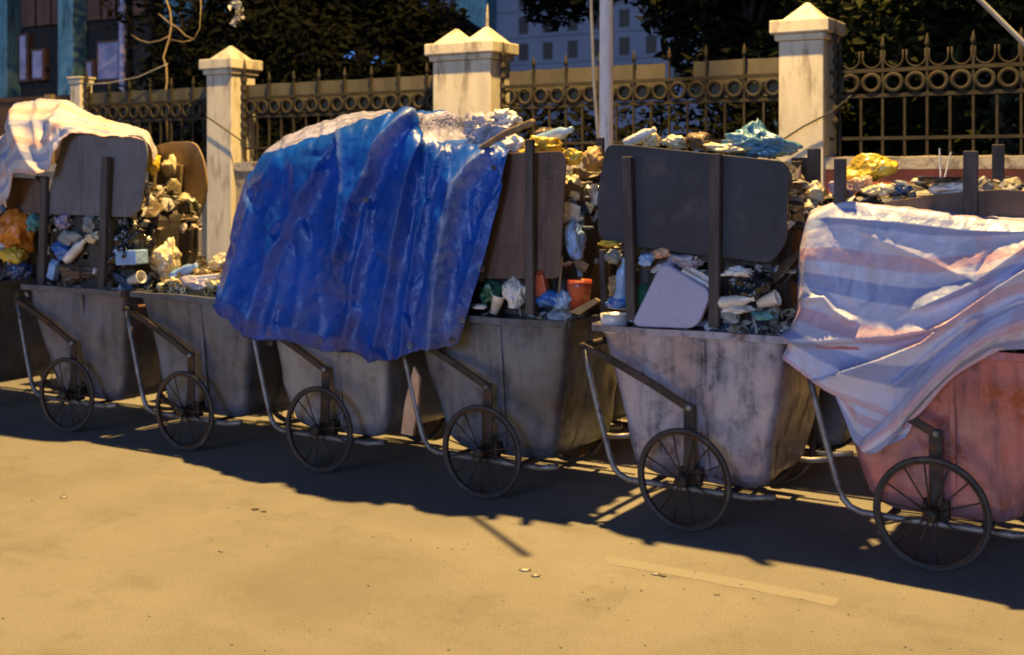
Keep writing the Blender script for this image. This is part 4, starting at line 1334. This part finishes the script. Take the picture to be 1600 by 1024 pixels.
bag(252, 412, 5.2, 46, 76, 'cream', 'pale yellow bag standing at the corner of the slate cart', knot=.25, k=(.2,.25,.12))
bag(232, 402, 5.15, 26, 36, 'silver', 'small lilac bag beside the pale yellow bag')
bag(280, 378, 5.70, 34, 30, 'brown', 'brown lump below the bright orange bag')
bag(305, 445, 5.03, 70, 34, 'silver', 'lilac crumpled sheet on the steel grey cart', k=(.15, .3, .1), name='crumpled_sheet', cat='sheet')
bag(270, 445, 5.1, 40, 24, 'white', 'white crumpled paper at the rim of the steel grey cart', name='crumpled_paper', cat='paper')
bag(340, 410, 5.3, 50, 30, 'cream', 'cream paper ball beside the blue tarp edge', name='crumpled_paper', cat='paper')
# galvanised cart
bag(752, 205, 5.28, 100, 72, 'silver', 'big silver grey plastic bag on top beside the stick', k=(.25, .26, .14))
bag(785, 188, 5.35, 56, 46, 'white', 'white crumpled bag topping the silver grey bag', k=(.2, .28, .14))
bag(798, 226, 5.12, 46, 36, 'white', 'white bag beside the yellow bag, under the stick')
bag(842, 228, 5.12, 84, 30, 'yellow', 'flat yellow plastic bag on top of the brown board', k=(.25, .3, .14))
bag(888, 246, 5.10, 40, 32, 'yellow', 'yellow lobe of plastic beside the flat yellow bag', k=(.25, .3, .14))
bag(920, 250, 5.4, 44, 46, 'tan', 'tan paper lump before the lamp post', name='crumpled_paper', cat='paper')
bag(848, 206, 5.3, 40, 18, 'brown', 'brown rag above the flat yellow bag', name='rag', cat='rag')
bag(888, 300, 5.15, 34, 60, 'cream', 'cream bag beside the top of the brown board')
bag(918, 305, 5.35, 34, 44, 'white', 'bright white bag between brown and charcoal boards')
bag(890, 375, 5.10, 36, 78, 'lightblue', 'pale bluish bag hanging beside the brown board', k=(.15, .12, .06))
bag(912, 340, 5.4, 24, 30, 'grey', 'grey bag under the bright white bag')
bag(762, 456, 4.99, 46, 52, 'green', 'dark green bag next to the blue tarp edge')
bag(800, 458, 4.985, 44, 58, 'white', 'white bag standing between green bag and stake', knot=.25)
bag(852, 468, 4.985, 46, 34, 'blue', 'bright blue bag beside the stake under the brown board')
bag(876, 470, 4.98, 34, 34, 'lightblue', 'light blue bag next to the red tub')
bag(744, 480, 4.96, 40, 10, 'white', 'white scraps on the rim below the dark green bag', name='paper_scrap', cat='paper')
b = MB(); q = W(905, 482, 5.05); b.lathe([(.045, 0), (.058, .10), (.060, .135), (.054, .135), (.050, .10), (.040, .01)], 20, (q.x, q.y, q.z))
tag(obj('tub', b, M['p_red'], None, True), 'small dull red tub at the corner of the galvanised cart', 'tub')
b = MB(); b.prism([W(a, d_, 4.99) for a, d_ in ((888, 488), (930, 466), (937, 470), (905, 492))], (0, .012, 0))
tag(obj('cardboard_flap', b, M['p_tan']), 'tan cardboard flap on the rim beside the red tub', 'cardboard')
# stick leaning out over the road
b = MB(); b.tube([W(700, 262, 5.2), W(742, 238, 5.06), W(790, 208, 4.85), (-2.70, 4.67, 1.79)], [.015, .016, .015, .017], 8)
tag(obj('stick', b, M['stakepale'], None, True), 'wooden stick jutting out over the blue tarp', 'stick')
b = MB(); b.tube([W(873, 470, 5.0), W(878, 400, 5.03)], [.006, .005], 6); tag(obj('stick', b, M['stakepale'], None, True), 'thin pale stick above the light blue bag', 'stick')
b = MB(); b.tube([W(903, 432, 5.22), W(906, 330, 5.24)], [.024, .024], 12); tag(obj('plastic_pipe', b, M['p_lightblue'], None, True), 'pale lit strip painted before the stake between brown and charcoal boards', 'pipe')  # pale blue strip paints the light along the stake just behind it
# lilac cart
def stool():
    c = 4.965
    ce = W(1049, 461, c); s = ppm(1049, c)
    t = thing('plastic_stool', 'pale lilac plastic stool tipped on its side under the charcoal board', 'stool', (ce.x, c, ce.z))
    cor = [(1032, 408), (1112, 456), (1090, 514), (986, 510)]
    pts = [Vector(p) for p in cor]; out = []
    for i in range(4):
        p = pts[i]; a = pts[i - 1]; d = pts[(i + 1) % 4]
        p0 = p + (a - p).normalized() * 18; p1 = p + (d - p).normalized() * 18
        for k in range(6):
            u = k / 5; out.append(p0 * (1 - u) ** 2 + p * 2 * u * (1 - u) + p1 * u * u)
    q = [W(v.x, v.y, c) for v in out]
    for v in q: v.y += .10 * (v.z - ce.z)
    b = MB(); b.prism(q, (0, .035, 0)); obj('seat', b, M['stool'], t, False, bevel=.009)
    for v in cor:
        p = W(1050 + (v[0] - 1050) * .8, 461 + (v[1] - 461) * .8, c)
        b = MB(); b.tube([(p.x, c + .03, p.z), (p.x + (p.x - ce.x) * .25, c + .28, p.z + (p.z - ce.z) * .25)], [.022, .014], 8); obj('leg', b, M['stool'], t, True)
stool()
b = MB(); q = W(960, 516, 5.02); b.lathe([(.052, 0), (.064, .05), (.066, .085), (.060, .086), (.056, .05), (.045, .012)], 24, (q.x, q.y, q.z - .01))
tag(obj('tub', b, M['p_white'], None, True), 'white plastic tub at the corner next to the stool', 'tub')
bag(1168, 452, 4.99, 96, 66, 'black', 'large black bag beside the thick stake', knot=.15, k=(.18, .14, .06))
bag(1152, 425, 4.98, 62, 20, 'white', 'white crumpled strip under the charcoal board', k=(.3, .3, .15))
bag(1150, 484, 4.985, 54, 20, 'white', 'white scrap lying below the large black bag', k=(.3, .3, .15), name='crumpled_wrap', cat='wrapper')
bag(1190, 495, 4.98, 46, 18, 'teal', 'teal wrapper on the rim next to the thick stake', name='crumpled_wrap', cat='wrapper')
bag(1140, 497, 4.99, 40, 22, 'grey', 'grey wrapper on the rim before the thick stake', name='crumpled_wrap', cat='wrapper')
bag(1072, 410, 5.0, 60, 28, 'silver', 'silver foil bag above the stool')
bag(1030, 396, 5.0, 38, 22, 'peach', 'peach wrapper under the charcoal board', name='crumpled_wrap', cat='wrapper')
bag(1008, 406, 4.99, 30, 26, 'lightblue', 'pale blue bag beside the thin stake under the charcoal board')
bag(956, 402, 5.0, 36, 28, 'grey', 'grey bag near the lower corner of the charcoal board')
bag(958, 446, 5.0, 26, 40, 'tan', 'tan wrapper between grey bag and white tub', name='crumpled_wrap', cat='wrapper')
bag(962, 474, 4.99, 48, 26, 'blue', 'blue bag just above the white tub')
bag(950, 381, 4.985, 36, 14, 'yellow', 'yellow green scrap under the corner of the charcoal board', name='paper_scrap', cat='paper')
bag(1012, 218, 5.15, 44, 26, 'cream', 'cream paper crumple on top of the charcoal board', k=(.35, .35, .2), name='crumpled_paper', cat='paper')
bag(1050, 222, 5.14, 48, 24, 'cream', 'cream paper wad beside the brown sack on top', k=(.35, .35, .2), name='crumpled_paper', cat='paper')
bag(1085, 220, 5.2, 50, 34, 'brown', 'brown sack among paper on top of the charcoal board', name='sack', cat='sack')
bag(1170, 224, 5.12, 124, 60, 'bluegreen', 'blue green plastic bag slumped on the charcoal board', knot=.35, k=(.2, .22, .09), rot=.12)
bag(1135, 232, 5.08, 70, 18, 'cream', 'pale wrap spread under the blue green bag', k=(.3, .3, .15), name='crumpled_wrap', cat='wrapper')
bag(1228, 345, 5.35, 24, 60, 'silver', 'grey bag bulging out at the end of the charcoal board')
bag(1222, 382, 5.3, 20, 24, 'white', 'small white bag in the dark gap below the grey bag')
bag(1248, 300, 5.6, 34, 34, 'brown', 'brown bag under the tall stakes in the gap')
# pink cart
bag(1356, 264, 5.30, 72, 50, 'yellow', 'golden yellow bag standing on top of the pink cart', k=(.10, .10, .05), rot=-.35, K=7)
bag(1312, 294, 5.20, 44, 44, 'purple', 'lilac bag behind the first stake of the pink cart')
bag(1346, 288, 5.18, 38, 30, 'peach', 'peach wrapper beside the golden yellow bag', name='crumpled_wrap', cat='wrapper')
bag(1372, 298, 5.14, 50, 26, 'cream', 'cream paper under the golden yellow bag', k=(.3, .3, .15), name='crumpled_paper', cat='paper')
bag(1402, 297, 5.16, 50, 24, 'navy', 'glossy navy bag beside the cream paper')
bag(1272, 300, 5.45, 34, 36, 'cream', 'cream bag in front of the tall stakes')
bag(1488, 296, 5.13, 84, 38, 'white', 'white bag under the black pan', k=(.2, .18, .08))
bag(1535, 290, 5.3, 36, 26, 'grey', 'pale grey bag beside the white bag and stake')
def item(kind, px, py, c, rot, mat, label, cat, size=1.0, yaw=0.0):
    b = MB(); k = size
    if kind == 'bottle':
        b.lathe([(.020*k, -.100*k), (.031*k, -.098*k), (.032*k, -.06*k), (.0295*k, -.045*k), (.032*k, -.03*k), (.0295*k, -.01*k), (.032*k, .01*k), (.031*k, .045*k), (.014*k, .080*k), (.013*k, .088*k), (.016*k, .089*k), (.016*k, .106*k), (.012*k, .107*k)], 16)
    elif kind == 'cup':
        b.lathe([(.024*k, -.05*k), (.036*k, .045*k), (.039*k, .047*k), (.039*k, .052*k), (.034*k, .050*k), (.022*k, -.046*k)], 18)
    elif kind == 'box':
        w_, d_, h_ = .085*k, .06*k, .032*k
        b.box((-w_, -d_, -h_), (w_, d_, -.003)); b.box((-w_*1.03, -d_*1.03, 0), (w_*1.03, d_*1.03, .004)); b.box((-w_*.9, -d_*.9, .005), (w_*.9, d_*.9, h_*.9))
    elif kind == 'carton':
        w_, d_, h_ = .038*k, .028*k, .062*k
        b.box((-w_, -d_, -h_), (w_, d_, h_))
        b.add([(-w_, -d_, h_+.001), (w_, -d_, h_+.001), (w_, d_, h_+.001), (-w_, d_, h_+.001), (-w_, 0, h_*1.5), (w_, 0, h_*1.5)], [(0,1,5,4),(2,3,4,5),(1,2,5),(3,0,4),(3,2,1,0)])
    Mx = Matrix.Rotation(yaw, 3, 'Z') @ Matrix.Rotation(rot, 3, 'Y')
    ce = W(px, py, c + .03)
    b.v = [tuple(ce + Mx @ Vector(v)) for v in b.v]
    return tag(obj({'bottle': 'plastic_bottle', 'cup': 'paper_cup', 'box': 'foam_box', 'carton': 'drink_carton'}[kind], b, M['p_' + mat], None, kind in ('bottle', 'cup'), 0 if kind in ('bottle', 'cup') else .003), label, cat)
item('bottle', 972, 440, 4.99, .15, 'lightblue', 'pale plastic bottle upright before the thin stake of the lilac cart', 'bottle')
item('bottle', 1150, 470, 4.955, 1.4, 'white', 'white plastic bottle lying before the large black bag', 'bottle', .8)
item('box', 1090, 430, 5.02, .5, 'white', 'white foam food box squeezed behind the stool corner', 'food box', .8, .3)
item('cup', 776, 476, 4.965, .3, 'white', 'white paper cup at the rim between green and white bags', 'cup', .9)
item('carton', 846, 446, 4.985, -.25, 'red', 'small red drink carton above the bright blue bag', 'carton', .8)
item('bottle', 118, 392, 4.985, .9, 'white', 'white plastic bottle slanting above the brown bag', 'bottle')
item('carton', 84, 424, 4.985, .3, 'lightblue', 'pale blue drink carton at the rim near the brown bag', 'carton', .8)
item('cup', 212, 436, 4.995, 1.3, 'white', 'white cup lying at the rim of the slate grey cart', 'cup')
item('box', 330, 436, 5.08, -.12, 'white', 'white foam food box on the golden leaves beside the blue tarp', 'food box', .9, .5)
item('bottle', 288, 424, 5.08, 1.2, 'lightblue', 'pale plastic bottle lying on the golden leaves', 'bottle')
item('bottle', 866, 212, 5.2, 1.3, 'lightblue', 'pale plastic bottle lying on top above the flat yellow bag', 'bottle')
item('bottle', 1000, 214, 5.1, 1.15, 'white', 'white plastic bottle on top at the end of the charcoal board', 'bottle', .8)
item('cup', 1200, 470, 4.99, 1.2, 'white', 'white paper cup beside the large black bag near the gap', 'cup', .9)
item('carton', 1000, 470, 5.02, .5, 'green', 'dark green drink carton wedged beside the stool', 'carton', .9)
t = thing('pan', 'black round pan lid resting on the white bag', 'pan', tuple(W(1470, 276, 5.14)))
q = W(1470, 279, 5.14); b = MB(); b.lathe([(.02, -.02), (.085, -.012), (.095, .006), (.085, .004), (.02, -.01)], 28, (q.x, q.y, q.z)); obj('dish', b, M['p_black'], t, True)
b = MB(); b.tube([W(1470, 282, 5.20), W(1468, 232, 5.24)], .004, 6); b.tube([W(1475, 282, 5.20), W(1486, 238, 5.24)], .004, 6)
tag(obj('straws', b, M['p_white']), 'two pale straws sticking up behind the black pan lid', 'straw')

# ------------------------------------------------------------------ litter on the road
b = MB(); cols = []
r = random.Random(8)
spots = [(100, 778, .022), (398, 797, .018), (412, 800, .015), (1025, 898, .020), (1036, 901, .014), (820, 892, .025), (838, 900, .022), (345, 862, .012), (1120, 930, .013)]
for k in range(300):
    px = r.uniform(0, 1600); py = r.uniform(700, 1020)
    if py < 660 + px * .16: continue
    if r.random() > (.3 + .7 * px / 1600): continue
    spots.append((px, py, r.uniform(.002, .006)))
for px, py, s in spots:
    p = G(px, py)
    vv = crumple(ICO1[0], r.uniform(0, 99), .3, .3, .0, K=8)
    g = r.choice([(.5,.47,.40), (.40,.36,.30), (.12,.10,.08), (.07,.06,.05), (.55,.52,.45)]) if s < .02 else (.62,.58,.5)
    b.add([p + Vector((q.x * s * r.uniform(.8, 1.4), q.y * s * .8, abs(q.z) * s * .12 + .002)) for q in vv], ICO1[1])
    cols += [(g[0], g[1], g[2], 1)] * len(vv)
o = obj('litter', b, M['bits'], None, True, cols=cols); o['kind'] = 'stuff'; o['label'] = 'scattered grit and paper scraps on the road'
